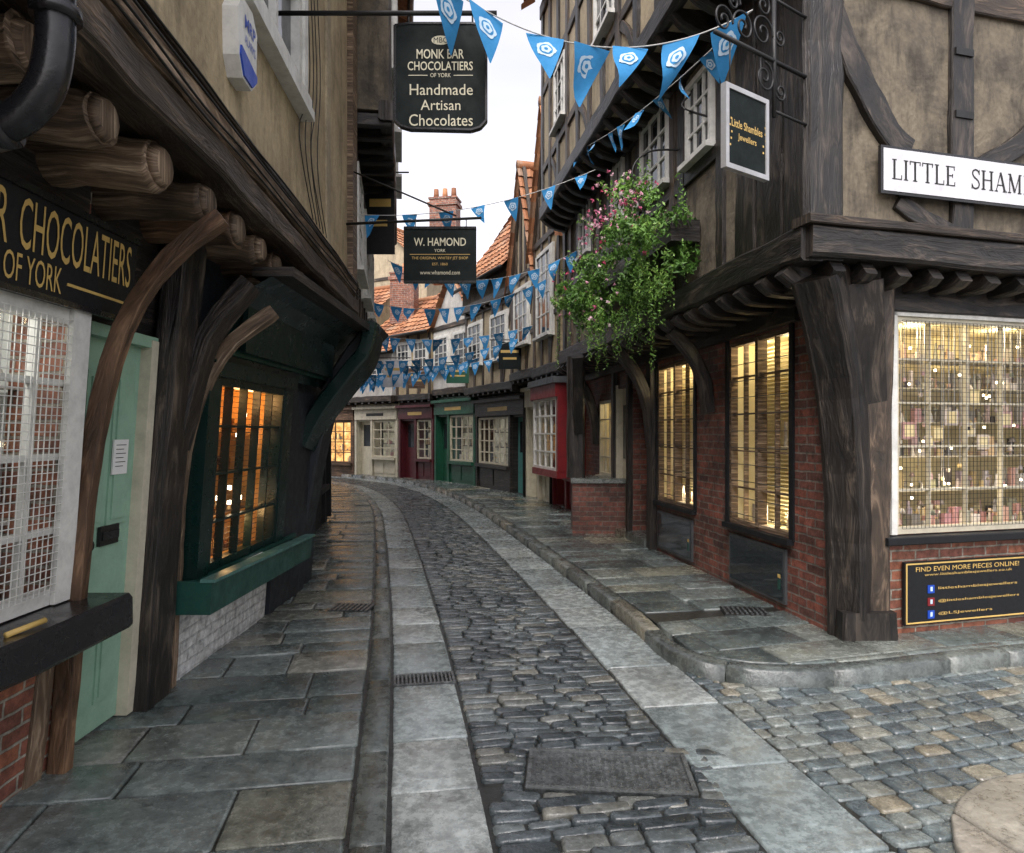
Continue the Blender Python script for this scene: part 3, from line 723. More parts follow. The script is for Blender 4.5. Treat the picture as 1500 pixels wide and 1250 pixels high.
for k in range(12):
    u=U(.6,2.3); z=U(1.15,2.0); w=U(.04,.08); m.box(u-w,u+w,-.3,-.29,z-w,z+w,ITEMS); m.box(u-w*.7,u+w*.7,-.289,-.286,z-w*.7,z+w*.7,ROOMY)
for k in range(60):
    u=U(.5,2.4); o=U(-.3,-.1); z=U(1.2,2.3); m.box(u-.003,u+.003,o,o+.004,z,2.44,SILVER); m.box(u-.012,u+.012,o-.008,o+.008,z-.03,z,ITEMS)
grille(m,.5,2.86,.88,2.43,.045,.035,.0014,K_IRON)
m.done()
m=M('bulbs',RB,FS)
for k in range(30):
    u,o,z=U(.5,2.4),U(-.5,-.1),U(1.0,2.35); m.beam([(u,o,z),(u,o,z+.018)],.018,.018,BULB,0,8)
m.done()
for u in(.9,1.8): lamp(RB,FS(u,-.25,2.38),9)
lamp(RB,FS(1.2,-.15,1.2),4,(1,.8,.5),.04)
m=M('street_windows',RB,FM)
for (a,b,c,d2) in opsM[:2]:
    window(m,a,b,c,d2,.0,T_GREY,4,5,GLASS,.045,.014,K_MATT,.07)
    m.box(a-.05,a+.01,-.05,.02,c-.02,d2+.04,K_MATT); m.box(b-.01,b+.05,-.05,.02,c-.02,d2+.04,K_MATT)
    room(m,a+.02,b-.02,c+.02,d2-.02,-.08,.3,BLIND)
    mid=(a+b)/2
    for k in range(44):
        z=c+.06+k*(d2-c-.1)/44; m.box(a+.05,b-.05,-.30,-.275,z,z+.012,BLIND)
    m.box(mid-.025,mid+.025,-.08,.012,c+.02,d2-.02,T_GREY)
    for k in range(10):
        z=c+.1+k*(d2-c-.1)/10.5; m.box(a+.05,b-.05,.006,.012,z,z+.006,LEAD)
    shelf_items(m,a+.1,b-.1,c+.03,-.25,-.12,12,ITEMS,.22); shelf_items(m,a+.1,mid-.1,c+.75,-.25,-.12,5,ITEMS,.22); m.box(a+.05,mid,-.26,-.1,c+.735,c+.75,W_CREAM)
    lamp(RB,FM(mid-.25,-.16,d2-.1),3.6,(1,.82,.5),.05); lamp(RB,FM(mid+.25,-.16,d2-.1),3.6,(1,.82,.5),.05); lamp(RB,FM(mid,-.14,c+.14),3.6,(1,.82,.5),.03)
window(m,5.55,6.35,.9,2.1,.02,W_CREAM,3,4,GLASS,.05,.02,W_CREAM)
room(m,5.56,6.34,.9,2.1,-.05,.4,ROOMY); lamp(RB,FM(5.95,-.25,2.0),3)
m.done()
m=M('cellar_hatches',RB,FM)
for (a,b) in((.72,1.72),(2.62,3.68)):
    m.box(a,b,.0,.025,.16,.62,LEAD); m.box(a+.03,b-.03,.025,.03,.19,.59,DGLASS)
    m.box(a+.06,a+.1,.03,.032,.27,.36,G_SILL); m.box(a+.06,a+.1,.03,.032,.37,.4,GOLD)
m.done()
m=M('doors',RB,FM)
m.box(3.95,4.72,-.6,-.55,.1,2.2,K_MATT); m.box(3.95,4.72,-.25,.1,.08,.2,KERB); m.box(4.8,5.4,-.12,-.07,.1,2.25,W_CREAM); m.box(4.86,5.34,-.07,-.06,.3,1.0,W_CREAM); m.box(4.86,5.34,-.07,-.062,1.2,2.0,DGLASS)
m.box(4.78,4.82,-.07,.03,.1,2.3,W_CREAM); m.box(5.38,5.42,-.07,.03,.1,2.3,W_CREAM); m.box(4.8,5.4,-.1,.1,.08,.18,KERB)
m.done()
pq=empty('shop_information_plaque'); m=M('board',pq,FS)
m.box(.52,2.3,.02,.045,.16,.63,K_MATT)
for a in((.53,2.29,.045,.05,.61,.62),(.53,2.29,.045,.05,.17,.18),(.53,.54,.045,.05,.18,.61)): m.box(*a,GOLD)
text(m,'FIND EVEN MORE PIECES ONLINE!',.62,1.62,.555,.59,.048,GOLD); text(m,'www.littleshamblesjewellers.co.uk',.7,1.55,.515,.54,.048,GOLD)
for k,(cc,zz) in enumerate(((ALARMB,.42),(R_SHOP,.325),(ALARMB,.23))):
    m.box(.73,.79,.045,.051,zz-.03,zz+.03,cc); m.box(.75,.77,.051,.053,zz-.015,zz+.018,BWHITE)
    text(m,['littleshamblesjewellers','@littleshamblesjewellers','@LSJewellers'][k],.83,[1.6,1.62,1.35][k],zz-.012,zz+.014,.048,GOLD)
m.done()
m=M('jetty_joists',RB,FM)
u=-.1
while u<7.2:
    w=U(.11,.14); m.beam([(u,-.2,2.68),(u,.3,2.69),(u,.42,2.7),(u,.5,2.76)],w,.17,T_BLACK,.05,seg=.1,ref=Vector((0,0,1))); u+=U(.3,.36)
u=-.3
while u<7:
    w=U(.1,.13); m.beam([(u,-.2,2.69),(u,.2,2.69),(u,.3,2.73)],w,.14,T_BLACK,.05,seg=.1,ref=Vector((0,0,1)),fr=FS); u+=U(.24,.3)
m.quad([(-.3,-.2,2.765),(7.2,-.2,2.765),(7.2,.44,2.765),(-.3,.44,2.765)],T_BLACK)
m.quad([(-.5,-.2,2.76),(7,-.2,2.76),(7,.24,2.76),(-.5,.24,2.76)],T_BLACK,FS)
m.done()
m=M('first_floor_walls',RB,JM)
winM=[(1.42,1.98,4.15,4.9),(2.45,3.3,4.2,5.05),(3.95,4.45,4.3,5.05),(5.5,6.2,4.3,5.08)]
wall(m,0,7.35,2.9,5.22,-.2,0,winM,P_GREY)
m.box(0,7,-.2,-.002,2.9,5.22,P_GREY,.5,JS); m.box(1.0,7.35,-4,-.2,2.8,5.2,P_GREY)
m.done()
m=M('first_floor_timbers',RB,JM)
m.beam([(-.05,.0,2.87),(2,.0,2.88),(4.5,.0,2.87),(7.35,.0,2.88)],.24,.18,T_BLACK,.06)
m.beam([(-.06,.02,2.87),(2,.02,2.86),(4.5,.02,2.87),(7,.02,2.87)],.22,.2,T_BLACK,.06,fr=JS)
m.beam([(-.1,.05,3.0),(2,.05,3.0),(7,.05,3.0)],.06,.18,T_DARK,.08,fr=JS)
m.beam([(.11,-.1,2.75),(.11,-.1,4.0),(.11,-.1,5.25)],.3,.3,T_BLACK,.05)
for u,w in((.47,.34),(.85,.3),(1.28,.14),(2.14,.16),(2.36,.12),(3.42,.14),(3.8,.14),(4.6,.14),(5.1,.16),(5.42,.12),(6.3,.14),(6.8,.16),(7.25,.18)):
    m.beam([(u,0,2.95),(u+U(-.02,.02),0,4),(u,0,5.2)],w,.07,T_DARK if R()<.4 else T_BLACK,.08)
m.beam([(.6,0,4.05),(3,0,4.04),(7.3,0,4.05)],.14,.06,T_BLACK,.1)
m.beam([(0,0,5.12),(4,0,5.12),(7.3,0,5.12)],.2,.1,T_BLACK,.1)
for u,w in((1.28,.2),(2.6,.19),(3.9,.19),(5.2,.2)): m.beam([(u,0,2.95),(u,0,4),(u,0,5.2)],w,.075,T_BLACK,.08,fr=JS)
m.beam([(.1,0.01,4.6),(.28,.01,4.2),(.5,.01,3.85),(.66,.01,3.65),(.8,.01,3.57)],.19,.085,T_BLACK,.08,fr=JS)
m.beam([(.72,0.01,3.22),(.9,.01,3.12),(1.2,.01,3.02)],.13,.05,T_BLACK,.1,fr=JS)
m.beam([(2.35,0.01,4.5),(2.15,.01,4.1),(1.85,.01,3.75),(1.4,.01,3.5)],.15,.07,T_BLACK,.1,fr=JS)
m.beam([(3.6,0.01,4.6),(3.4,.01,4.1),(3.0,.01,3.6),(2.65,.01,3.3)],.15,.07,T_DARK,.1,fr=JS)
m.beam([(.2,0.0,4.72),(3,0,4.72),(7,0,4.72)],.16,.07,T_DARK,.1,fr=JS)
m.box(1.2,1.36,.037,.05,3.85,3.9,K_IRON,fr=JS); m.box(1.2,1.36,.037,.05,4.3,4.35,K_IRON,fr=JS)
m.done()
m=M('first_floor_windows',RB,JM)
for (a,b,c,d2) in winM: window(m,a,b,c,d2,.05,W_WHITE,3,3,DGLASS,.05,.025,W_WHITE)
m.done()
m=M('second_jetty',RB,JM)
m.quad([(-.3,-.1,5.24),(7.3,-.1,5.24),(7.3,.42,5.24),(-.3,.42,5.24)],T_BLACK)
u=0
while u<7.3:
    m.beam([(u,-.1,5.1),(u,.12,5.12),(u,.28,5.18),(u,.4,5.3)],.12,.2,T_BLACK,.05,seg=.1,ref=Vector((0,0,1))); u+=.34
m.done()
m=M('second_floor_walls',RB,QM)
win2=[(1.0,1.7,6.2,7.1),(3.2,4.0,6.2,7.1),(5.6,6.3,6.2,7.1)]
wall(m,0,7.4,5.22,8.8,-.2,0,win2,P_BEIGE); m.box(0,7,-.2,-.002,5.22,8.8,P_GREY,.5,QS); m.box(1,7.4,-4.3,-.2,5.22,8.8,P_BEIGE)
for a,b,c,d2 in win2: window(m,a,b,c,d2,.05,W_WHITE,3,3,DGLASS,.05,.025,W_WHITE)
m.done()
m=M('second_floor_timbers',RB,QM)
m.beam([(-.05,0,5.3),(4,0,5.31),(7.4,0,5.3)],.22,.12,T_BLACK,.1); m.beam([(-.05,0,8.7),(7.4,0,8.7)],.22,.12,T_DARK,.1); m.beam([(0,0,7.3),(7.4,0,7.3)],.14,.06,T_DARK,.1); m.beam([(0,0,6.0),(7.4,0,6.0)],.12,.06,T_DARK,.1)
for k in range(13):
    u=.1+k*.6; m.beam([(u,0,5.3),(u+U(-.03,.03),0,7),(u,0,8.7)],.14,.07,T_DARK if k%2 else T_BLACK,.1)
for k in(1,4,7,10): m.beam([(.2+k*.6,.0,5.4),(.35+k*.6,.01,5.7),(.65+k*.6,.0,5.95)],.1,.05,T_DARK,.1)
m.done()
m=M('roof',RB); tile_roof(m,QM(-.2,.35,8.75),QM(7.5,.35,8.75),QM(7.5,-2.2,11),QM(-.2,-2.2,11),TILE); m.done()
m=M('brick_plinth',RB); fb=Fr((.9,10.15),(1,-.06),1)
m.box(0,.78,0,.75,.05,.84,B_DARK,None,fb); m.beam([(-.02,.37,.87),(.8,.37,.87)],.82,.07,KERB,.03,fr=fb,ref=Vector((0,0,1)))
m.beam([(.98,10.5,.9),(.98,10.5,2.75)],.26,.26,T_BLACK,.05,fr=WF); m.beam([(1.02,10.4,1.6),(.98,10.15,2.2),(.95,9.9,2.7)],.16,.16,T_BLACK,.05,fr=WF)
m.done()
sn=empty('street_name_sign'); m=M('plate',sn,JS)
m.box(.52,2.3,.05,.075,3.235,3.565,K_GLOSS); m.box(.54,2.28,.075,.08,3.255,3.545,SIGNWHT)
serif_text(m,'LITTLE  SHAMBLES',.605,2.17,3.335,3.475,.0815,BLACKTXT)
m.done()
# ------------------------------------------------------------------ hanging signs
hs=empty('hanging_shop_sign'); F1=Fr((-.77,4.5),(1,0),-1); m=M('board',hs,F1)
sx=lambda p:(p-580)*.0045
sz=lambda p:1.6+(633-p)*.0045
prof=[(0,sz(178)),(.04,sz(186)),(.1,sz(190)),(.5,sz(192)),(.56,sz(188)),(.6,sz(178)),(.6,sz(40)),(.5,sz(37)),(.1,sz(37)),(0,sz(40))]
m.prism(prof,-.02,.02,SIGNGRN)
for a,b in zip(prof,prof[1:]+prof[:1]): m.beam([(a[0],0,a[1]),(b[0],0,b[1])],.016,.05,K_GLOSS,0)
face=.023
text(m,'MONK BAR',sx(612),sx(681),sz(89),sz(75),face,CREAMTXT,bold=.01)
text(m,'CHOCOLATIERS',sx(599),sx(694),sz(106),sz(93),face,CREAMTXT,bold=.01)
text(m,'OF YORK',sx(632),sx(662),sz(116),sz(110),face,CREAMTXT)
text(m,'Handmade',sx(602),sx(694),sz(142),sz(126),face,CREAMTXT); text(m,'Artisan',sx(618),sx(676),sz(164),sz(149),face,CREAMTXT); text(m,'Chocolates',sx(601),sx(694),sz(187),sz(170),face,CREAMTXT)
m.box(sx(600),sx(628),.02,.0225,sz(113.6),sz(112.6),CREAMTXT); m.box(sx(666),sx(694),.02,.0225,sz(113.6),sz(112.6),CREAMTXT)
el=[(sx(647)+.06*math.cos(a*math.pi/8),sz(62)+.03*math.sin(a*math.pi/8)) for a in range(16)]
m.prism(el,.02,.0235,CREAMTXT); text(m,'MBC',sx(637),sx(657),sz(66),sz(58),.025,SIGNGRN)
m.done()
m=M('bracket',hs)
m.poles([(-1.6,4.5,4.36),(-.1,4.5,4.36)],.016,K_IRON,8); m.poles([(-.68,4.5,4.36),(-.68,4.5,4.26)],.006,K_IRON); m.poles([(-.26,4.5,4.36),(-.26,4.5,4.26)],.006,K_IRON)
m.poles([(-1.5,4.7,5.6),(-.2,4.5,4.37)],.004,K_IRON,5)
m.done()
hs=empty('hanging_shop_sign'); F2=Fr((-1.06,6.7),(1,0),-1); m=M('board',hs,F2)
m.box(0,.71,-.02,.02,3.07,3.6,SIGNGRN)
for a in((0,.71,3.585,3.61),(0,.71,3.06,3.08)): m.box(a[0],a[1],-.028,.028,a[2],a[3],K_GLOSS)
text(m,'W. HAMOND',.1,.61,3.42,3.5,.022,CREAMTXT,bold=.01); text(m,'YORK',.3,.41,3.36,3.39,.022,CREAMTXT)
text(m,'THE ORIGINAL WHITBY JET SHOP',.08,.63,3.28,3.315,.022,GOLD); text(m,'EST. 1860',.28,.43,3.23,3.255,.022,GOLD); text(m,'www.whamond.com',.16,.55,3.14,3.18,.022,CREAMTXT)
m.box(.06,.65,.02,.0215,3.335,3.34,GOLD)
m.done(); m=M('bracket',hs)
m.poles([(-1.72,6.9,3.7),(-.3,6.7,3.7)],.014,K_IRON,8); m.poles([(-1.7,7.0,4.3),(-.55,6.7,3.72)],.009,K_IRON,6)
for x in(-.95,-.45): m.poles([(x,6.72,3.7),(x,6.7,3.6)],.005,K_IRON)
m.done()
hs=empty('jewellers_hanging_sign'); F3=Fr((1.27,4.1),(.825,.565),-1); m=M('board',hs,F3)
m.box(.02,.4,-.012,.012,3.21,3.68,SIGNGRN)
for a in((0,.42,3.19,3.22),(0,.42,3.67,3.7),(0,.03,3.22,3.67),(.39,.42,3.22,3.67)): m.box(a[0],a[1],-.02,.02,a[2],a[3],SILVER)
text(m,'Little Shambles',.06,.36,3.45,3.5,.0135,GOLD,bold=.01); text(m,'Jewellers',.12,.3,3.37,3.42,.0135,GOLD,bold=.01)
for k in range(10): 
    u=.05+.32*(k%2)+U(-.01,.02); z=3.33+k*.02; m.box(u,u+.012,.012,.0135,z,z+.012,GOLD)
m.done()
m=M('iron_scroll_bracket',hs,F3)
m.poles([(-.08,0,3.98),(.92,0,3.98)],.014,K_IRON,8); m.poles([(.5,0,3.62),(.5,0,4.4)],.014,K_IRON,8)
def scroll(cx,cz,r,turn,a0,dirn):
    pts=[]
    for i in range(22):
        t=i/21; a=a0+dirn*t*turn*2*math.pi; rr=r*(1-t*.85); pts.append((cx+rr*math.cos(a),0,cz+rr*math.sin(a)))
    m.beam(pts,.014,.014,K_IRON,0,6)
for (cx,cz,r,a0,dn) in((.0,4.08,.09,0,1),(.19,4.1,.1,3.1,-1),(.38,4.13,.11,0,1),(.39,4.3,.08,3.1,-1),(.4,3.85,.1,1.5,-1),(.56,4.15,.06,3,1),(.57,3.8,.06,3,1),(.1,4.22,.06,0,1)): scroll(cx,cz,r,1.6,a0,dn)
for a in(.06,.36): m.poles([(a,0,3.98),(a,0,3.7)],.005,K_IRON)
m.poles([(.5,0,4.38),(.9,0,4.38)],.01,K_IRON); m.poles([(.5,0,3.66),(.92,0,3.66)],.01,K_IRON)
m.done()
# ------------------------------------------------------------------ bunting
def bunting(A,B,sag,size=.26,gap=.08,start=0):
    root=empty('bunting'); m=M('pennants',root); A=Vector(A);B=Vector(B)
    P=lambda t:A.lerp(B,t)-Vector((0,0,4*sag*t*(1-t)))
    m.beam([tuple(P(i/20)) for i in range(21)],.009,.009,STRING,0,5)
    L=(B-A).length; w=size*.68; n=int(L/(w+gap)); 
    for k in range(n):
        t=(k+.5)/n+U(-.15,.15)/n; c=P(t); tg=(P(min(t+.02,1))-P(max(t-.02,0))).normalized()
        sw=U(-.6,.6); yaw=U(-.7,.7); dn=Vector((0,0,-1))
        side=tg.cross(dn).normalized(); dn2=(dn*math.cos(sw)+side*math.sin(sw)+tg*U(-.3,.2)).normalized()
        tg2=(tg+side*yaw*.5).normalized(); nr=tg2.cross(dn2).normalized(); cur=U(-.32,.32); ph=U(0,6)
        def f(x,y,off=0): return c+tg2*(x*w)+dn2*(y*size)+nr*(size*cur*math.sin(2.6*y+3.5*x+ph)*y+off)+tg2*(size*cur*.4*y*y)
        P_=[];F=[]
        rowsn=6
        for j in range(rowsn+1):
            y=j/rowsn; hw=.5*(1-y**1.25*.97)
            for i in range(3): P_.append(f((i-1)*hw,y))
        for j in range(rowsn):
            for i in range(2): a=j*3+i; F.append((a,a+1,a+4,a+3))
        m.raw(P_,F,BLUE,None,.5,True)
        for sgn in(1,-1):
            for q,(rr,mt) in enumerate(((.25,BWHITE),(.175,BLUE),(.13,BWHITE),(.05,BLUE))):
                pts=[f(0,.33,sgn*(.003+q*.0015))]+[f(rr*(1+(.1*math.cos(5*a*math.pi/10) if q in(0,2) else 0))*math.cos(a*math.pi/10),.33+rr*.7*(1+(.1*math.cos(5*a*math.pi/10) if q in(0,2) else 0))*math.sin(a*math.pi/10),sgn*(.003+q*.0015)) for a in range(20)]
                m.raw(pts,[(0,1+i,1+(i+1)%20) for i in range(20)],mt,None,.5,True)
    m.done()
bunting((-1.5,4.2,5.5),(1.55,4.4,4.32),.75,.37,.05)
bunting((1.55,4.4,4.32),(.84,9.4,5.45),.12,.24,.32)
bunting((1.0,8.2,4.75),(-1.85,8.0,4.15),.18,.26,.2)
def xr(y): return .75-.235*(y-12.2) if y<16 else (-.15-.5*(y-16) if y<21 else -2.65-1*(y-21))
def xl(y): return -2.5-.36*(y-12.2)
for (y,zl,zr,sg_) in((10.9,4.4,4.5,.4),(12.4,3.95,4.45,.32),(13.6,3.55,3.75,.2),(14.8,3.2,3.6,.2),(16,3.35,3.35,.2),(17.2,3.1,3.5,.2),(18.4,3.05,3.35,.15),(19.6,3.3,3.5,.2),(20.8,3.1,3.4,.15),(22,3.15,3.35,.15)):
    bunting((max(xl(y),-6.6),y+U(-.3,.3),zl),(xr(y),y+U(-.3,.3),zr),sg_,.31,.07)

# ------------------------------------------------------------------ flower planter
fp=empty('flower_window_box'); m=M('trough',fp,JM)
m.box(1.7,4.3,.02,.3,3.35,3.55,T_BLACK); m.tube([(2.2,0,4.4),(2.2,.35,4.35),(2.2,.5,4.1),(2.2,.3,3.55)],.01,K_IRON); m.tube([(1.5,.0,4.4),(1.55,.25,4.5),(1.6,.15,4.65)],.01,K_IRON); m.done()
m=M('foliage',fp)
def zlim(u):
    pts=[(1.35,3.15,3.6),(1.9,2.98,3.95),(2.5,2.8,4.15),(3.1,2.7,4.0),(3.8,2.9,3.8),(5.0,3.15,3.7)]
    for a,b in zip(pts,pts[1:]):
        if u<=b[0]: t=(u-a[0])/(b[0]-a[0]); return a[1]+(b[1]-a[1])*t,a[2]+(b[2]-a[2])*t
    return pts[-1][1:]
cl=[]
for k in range(130):
    u=U(1.4,4.95); a,b=zlim(u); q=R(); z=a+(b-a)*(q if R()<.5 else .3+.4*q); cl.append((u,U(.08,.3+.45*(1-abs((z-a)/(b-a)-.5))),z,U(.05,.15)))
def leaf(m,p,s,mat,col=None):
    a=Vector((U(-1,1),U(-1,1),U(-.3,1))).normalized(); b=a.cross(Vector((U(-1,1),U(-1,1),U(-1,1)))).normalized()
    c=a.cross(b); m.raw([p-b*s,p+c*s*.45+a*s*.15,p+b*s,p-c*s*.45+a*s*.15],[(0,1,2,3)],mat,None,col,False)
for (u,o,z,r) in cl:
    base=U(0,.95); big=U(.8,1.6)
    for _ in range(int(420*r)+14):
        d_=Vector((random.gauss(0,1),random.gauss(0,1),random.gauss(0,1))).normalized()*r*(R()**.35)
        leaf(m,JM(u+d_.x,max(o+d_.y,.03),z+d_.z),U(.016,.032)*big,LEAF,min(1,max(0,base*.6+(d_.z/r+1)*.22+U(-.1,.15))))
for k in range(70):
    u=U(1.5,4.9); a,b=zlim(u); o=U(.2,.7); z=a+.2; L=U(.2,.6) if k<62 else U(.6,.95)
    dx=U(-.12,.12)
    for i in range(int(L*80)):
        t=i/(L*80); leaf(m,JM(u+dx*t+.03*math.sin(t*5+k)+U(-.02,.02),o+U(-.025,.025),z-t*L),U(.013,.03)*(1.1-t*.5),LEAF,U(.3,1))
for k in range(60):
    u=U(1.5,4.8); a,b=zlim(u); o=U(.2,.7); L=U(.1,.32); dx=U(-.3,.3)
    for i in range(int(L*80)):
        t=i/(L*80); leaf(m,JM(u+dx*t+U(-.015,.015),o+U(-.03,.03)+t*.12,b-.15+t*L),U(.012,.028),LEAF,U(.4,1))
m.done()
m=M('flowers',fp)
for k in range(150):
    u=U(1.5,3.3) if k<100 else U(1.6,4.8); a,b=zlim(u); p=JM(u,U(.45,.85),b+U(-.45,.12) if k<95 else U(a,b)); cc=U(0,1)
    for _ in range(5): leaf(m,p+Vector((U(-.014,.014),U(-.014,.014),U(-.014,.014))),.02,FLOWER,cc)
m.done()

# ------------------------------------------------------------------ generic street houses
def house(name,p0,p1,side,gh=2.7,floors=((2.3,.45,None,True),),roof='eaves',rise=2.2,shop=None,rm=None,depth=5,lit=None,sill=.75,wf=None,nwin=2,z0=.1,near_door=False):
    H=empty(name); fr=Fr(p0,(p1[0]-p0[0],p1[1]-p0[1]),side); L=math.dist(p0,p1); shop=shop or K_MATT; lit=lit or FARGLOW; wf=wf or W_WHITE
    m=M('ground_floor',H,fr)
    dr=(.12,.85) if near_door else (L-.85,L-.12)
    ws=(dr[1]+.12,L-.14) if dr[0]<.5 else (.14,dr[0]-.12)
    zt=gh-.62
    wall(m,0,L,0,gh,-.3,0,[(dr[0],dr[1],z0,zt-.02),(ws[0],ws[1],sill,zt)],shop)
    m.box(0,L,-depth,-.5,0,gh,K_MATT)
    for u in(0,L-.1,ws[0]-.1 if dr[0]<.5 else ws[1]): m.box(u,u+.1,0,.07,z0,zt+.05,shop)
    m.box(.02,L-.02,.003,.1,zt+.04,gh-.22,shop); m.box(0,L,.0,.2,gh-.22,gh-.14,shop); m.box(ws[0]-.05,ws[1]+.05,.0,.14,sill-.09,sill-.01,shop)
    m.box(L*.3,L*.7,.1,.105,zt+.16,zt+.26,GOLD if shop is not W_CREAM else BLACKTXT)
    m.box(dr[0],dr[1],-.2,-.15,z0,zt,TEAL if shop in(T_BLACK,K_MATT) else shop); m.box(dr[0]+.12,dr[1]-.12,-.15,-.145,1.1,1.85,DGLASS)
    for k in range(2): m.box(ws[0]+.05+k*(ws[1]-ws[0])*.5,ws[0]-.05+(k+1)*(ws[1]-ws[0])*.5,.0,.02,z0+.1,sill-.14,shop)
    m.done()
    m=M('shop_window',H,fr); window(m,ws[0],ws[1],sill,zt,.03,W_CREAM if lit is FARGLOWW else shop,max(2,int((ws[1]-ws[0])/.35)),4,GLASS,.05,.03)
    b=-.42; m.quad([(ws[0],b,sill),(ws[1],b,sill),(ws[1],b,zt),(ws[0],b,zt)],lit); m.box(ws[0],ws[1],b,-.05,sill,sill+.01,W_CREAM)
    for z in(sill+.02,sill+.45,sill+.85): m.box(ws[0],ws[1],b,b+.18,z-.02,z,T_DARK); shelf_items(m,ws[0]+.05,ws[1]-.05,z,b+.03,b+.15,14,ITEMS,.25)
    m.done()
    z=gh; o=0
    for fi,(h,j,wm,st) in enumerate(floors):
        wm=wm or P_CREAM; on=o+j
        m=M('storey',H,fr)
        m.box(0,L,-depth,on,z+.1,z+h,wm,.5)
        m.beam([(-.02,on-.02,z+.1),(L/2,on-.02,z+.11),(L+.02,on-.02,z+.1)],.2,.16,T_BLACK if wm is not P_WHITE else T_DARK,.08)
        u=.08
        while u<L and j>.05: m.beam([(u,o-.2,z),(u,on+.03,z+.02)],.1,.14,T_BLACK,.04,ref=Vector((0,0,1))); u+=.36
        nw=nwin; 
        if st:
            ns=max(3,int(L/.55))
            for k in range(ns+1):
                uu=.07+(L-.14)*k/ns; m.beam([(uu,on,z+.15),(uu+U(-.02,.02),on,z+h*.5),(uu,on,z+h)],.12,.06,T_DARK,.08)
            m.beam([(0,on,z+h*.42),(L,on,z+h*.42)],.1,.055,T_DARK,.08)
            m.beam([(.1,on,z+h*.9),(.35,on,z+h*.6),(.6,on,z+.2)],.1,.05,T_DARK,.08)
        m.beam([(-.02,on,z+h-.05),(L+.02,on,z+h-.05)],.13,.08,T_DARK,.06)
        if h>1.3:
          for k in range(nw):
            c=L*(k+.5)/nw; ww=min(.5,L/nw*.36)
            m.box(c-ww-.05,c+ww+.05,on,on+.045,z+.72,z+h-.28,wf); 
            window(m,c-ww,c+ww,z+.78,z+h-.34,on+.085,wf,3,4,DGLASS,.05,.025,wf,.05)
        m.done(); z+=h; o=on
    m=M('roof',H,fr); rm=rm or TILE
    if roof=='gable':
        mid=L/2; ov=.15
        m.prism([(0,z),(L,z),(mid,z+rise)],-depth,o-.02,floors[-1][2] or P_CREAM)
        if floors[-1][3]:
            m.beam([(0,o,z),(mid,o,z+rise)],.16,.08,T_DARK,.06); m.beam([(L,o,z),(mid,o,z+rise)],.16,.08,T_DARK,.06)
            for k in range(1,5):
                uu=L*k/5; m.beam([(uu,o,z),(uu,o,z+rise*(1-abs(uu-mid)/mid)-.05)],.1,.05,T_DARK,.06)
        s_=.12*rise/mid
        tile_roof(m,fr(-.12,o+ov,z-s_),fr(-.12,-depth,z-s_),fr(mid,-depth,z+rise+.05),fr(mid,o+ov,z+rise+.05),rm)
        tile_roof(m,fr(L+.12,o+ov,z-s_),fr(L+.12,-depth,z-s_),fr(mid,-depth,z+rise+.05),fr(mid,o+ov,z+rise+.05),rm)
    else:
        bk=-depth*.5
        gp=[(o-.02,z),(bk,z+rise),(-depth,z)]
        for uu in(0,L): m.quad([(uu,a,b) for a,b in gp],floors[-1][2] or P_CREAM)
        tile_roof(m,fr(-.08,o+.25,z-.12),fr(L+.08,o+.25,z-.12),fr(L+.08,bk,z+rise),fr(-.08,bk,z+rise),rm)
        m.quad([(-.08,-depth,z),(L+.08,-depth,z),(L+.08,bk,z+rise),(-.08,bk,z+rise)],rm)
        m.beam([(-.1,o+.28,z-.1),(L+.1,o+.28,z-.1)],.1,.1,K_IRON,0,8)
    m.done(); return H,fr,z,o
def chimney(p,zb,zt,w=.55,d=.9,mat=B_RED):
    H=empty('brick_chimney'); f=Fr(p,(1,-.2),1); m=M('stack',H,f); m.box(0,d,0,w,zb,zt,mat); m.box(-.05,d+.05,-.05,w+.05,zt-.22,zt-.1,mat); m.box(-.03,d+.03,-.03,w+.03,zt,zt+.06,mat); m.done()
    m=M('chimney_pots',H,f)
    for k in range(3): m.beam([(.15+k*(d-.3)/2,w/2,zt+.05),(.15+k*(d-.3)/2,w/2,zt+.4)],.2,.2,TILE,0,10,taper=(1,.8))
    m.done()
house('timber_framed_house',(-2.5,7.25),(-3.3,12.2),-1,2.7,((2.3,.75,P_BEIGE,True),(3.4,.42,P_GREY,True)),'eaves',2.2,K_MATT,TILE,4,nwin=3)
house('timber_framed_house',(-3.4,12.3),(-5.6,18.2),-1,2.7,((2.4,.6,P_CREAM,True),(2.4,.2,P_CREAM,True)),'eaves',2.2,G_SHOP,TILE,4,nwin=3)
house('timber_framed_house',(-5.7,18.3),(-9.6,21.2),-1,2.7,((2.4,.4,P_WHITE,False),(2,.0,P_WHITE,False)),'eaves',2.2,R_DARK,TILE,4)
house('timber_framed_gabled_shop',(1.32,12.55),(.9,14.3),1,2.7,((2.75,.45,P_CREAM,True),),'gable',2.5,R_SHOP,TILE,5,FARGLOW,nwin=1)
house('timber_framed_gabled_shop',(.88,14.35),(.38,16.0),1,2.75,((2.35,.4,P_BEIGE,True),),'gable',2.3,W_CREAM,TILE,5,FARGLOWW,nwin=1)
house('tall_timber_framed_shop',(.36,16.05),(-.95,19.0),1,2.6,((2.2,.35,P_BEIGE,True),(.7,.1,P_GREY,False)),'eaves',4.0,T_BLACK,TILE,5,FARGLOWW,nwin=2,near_door=True)
house('white_rendered_shop',(-.98,19.05),(-2.35,21.2),1,2.7,((2.1,.1,P_WHITE,False),),'gable',1.5,G_SHOP,TILE,5,FARGLOWW,nwin=2)
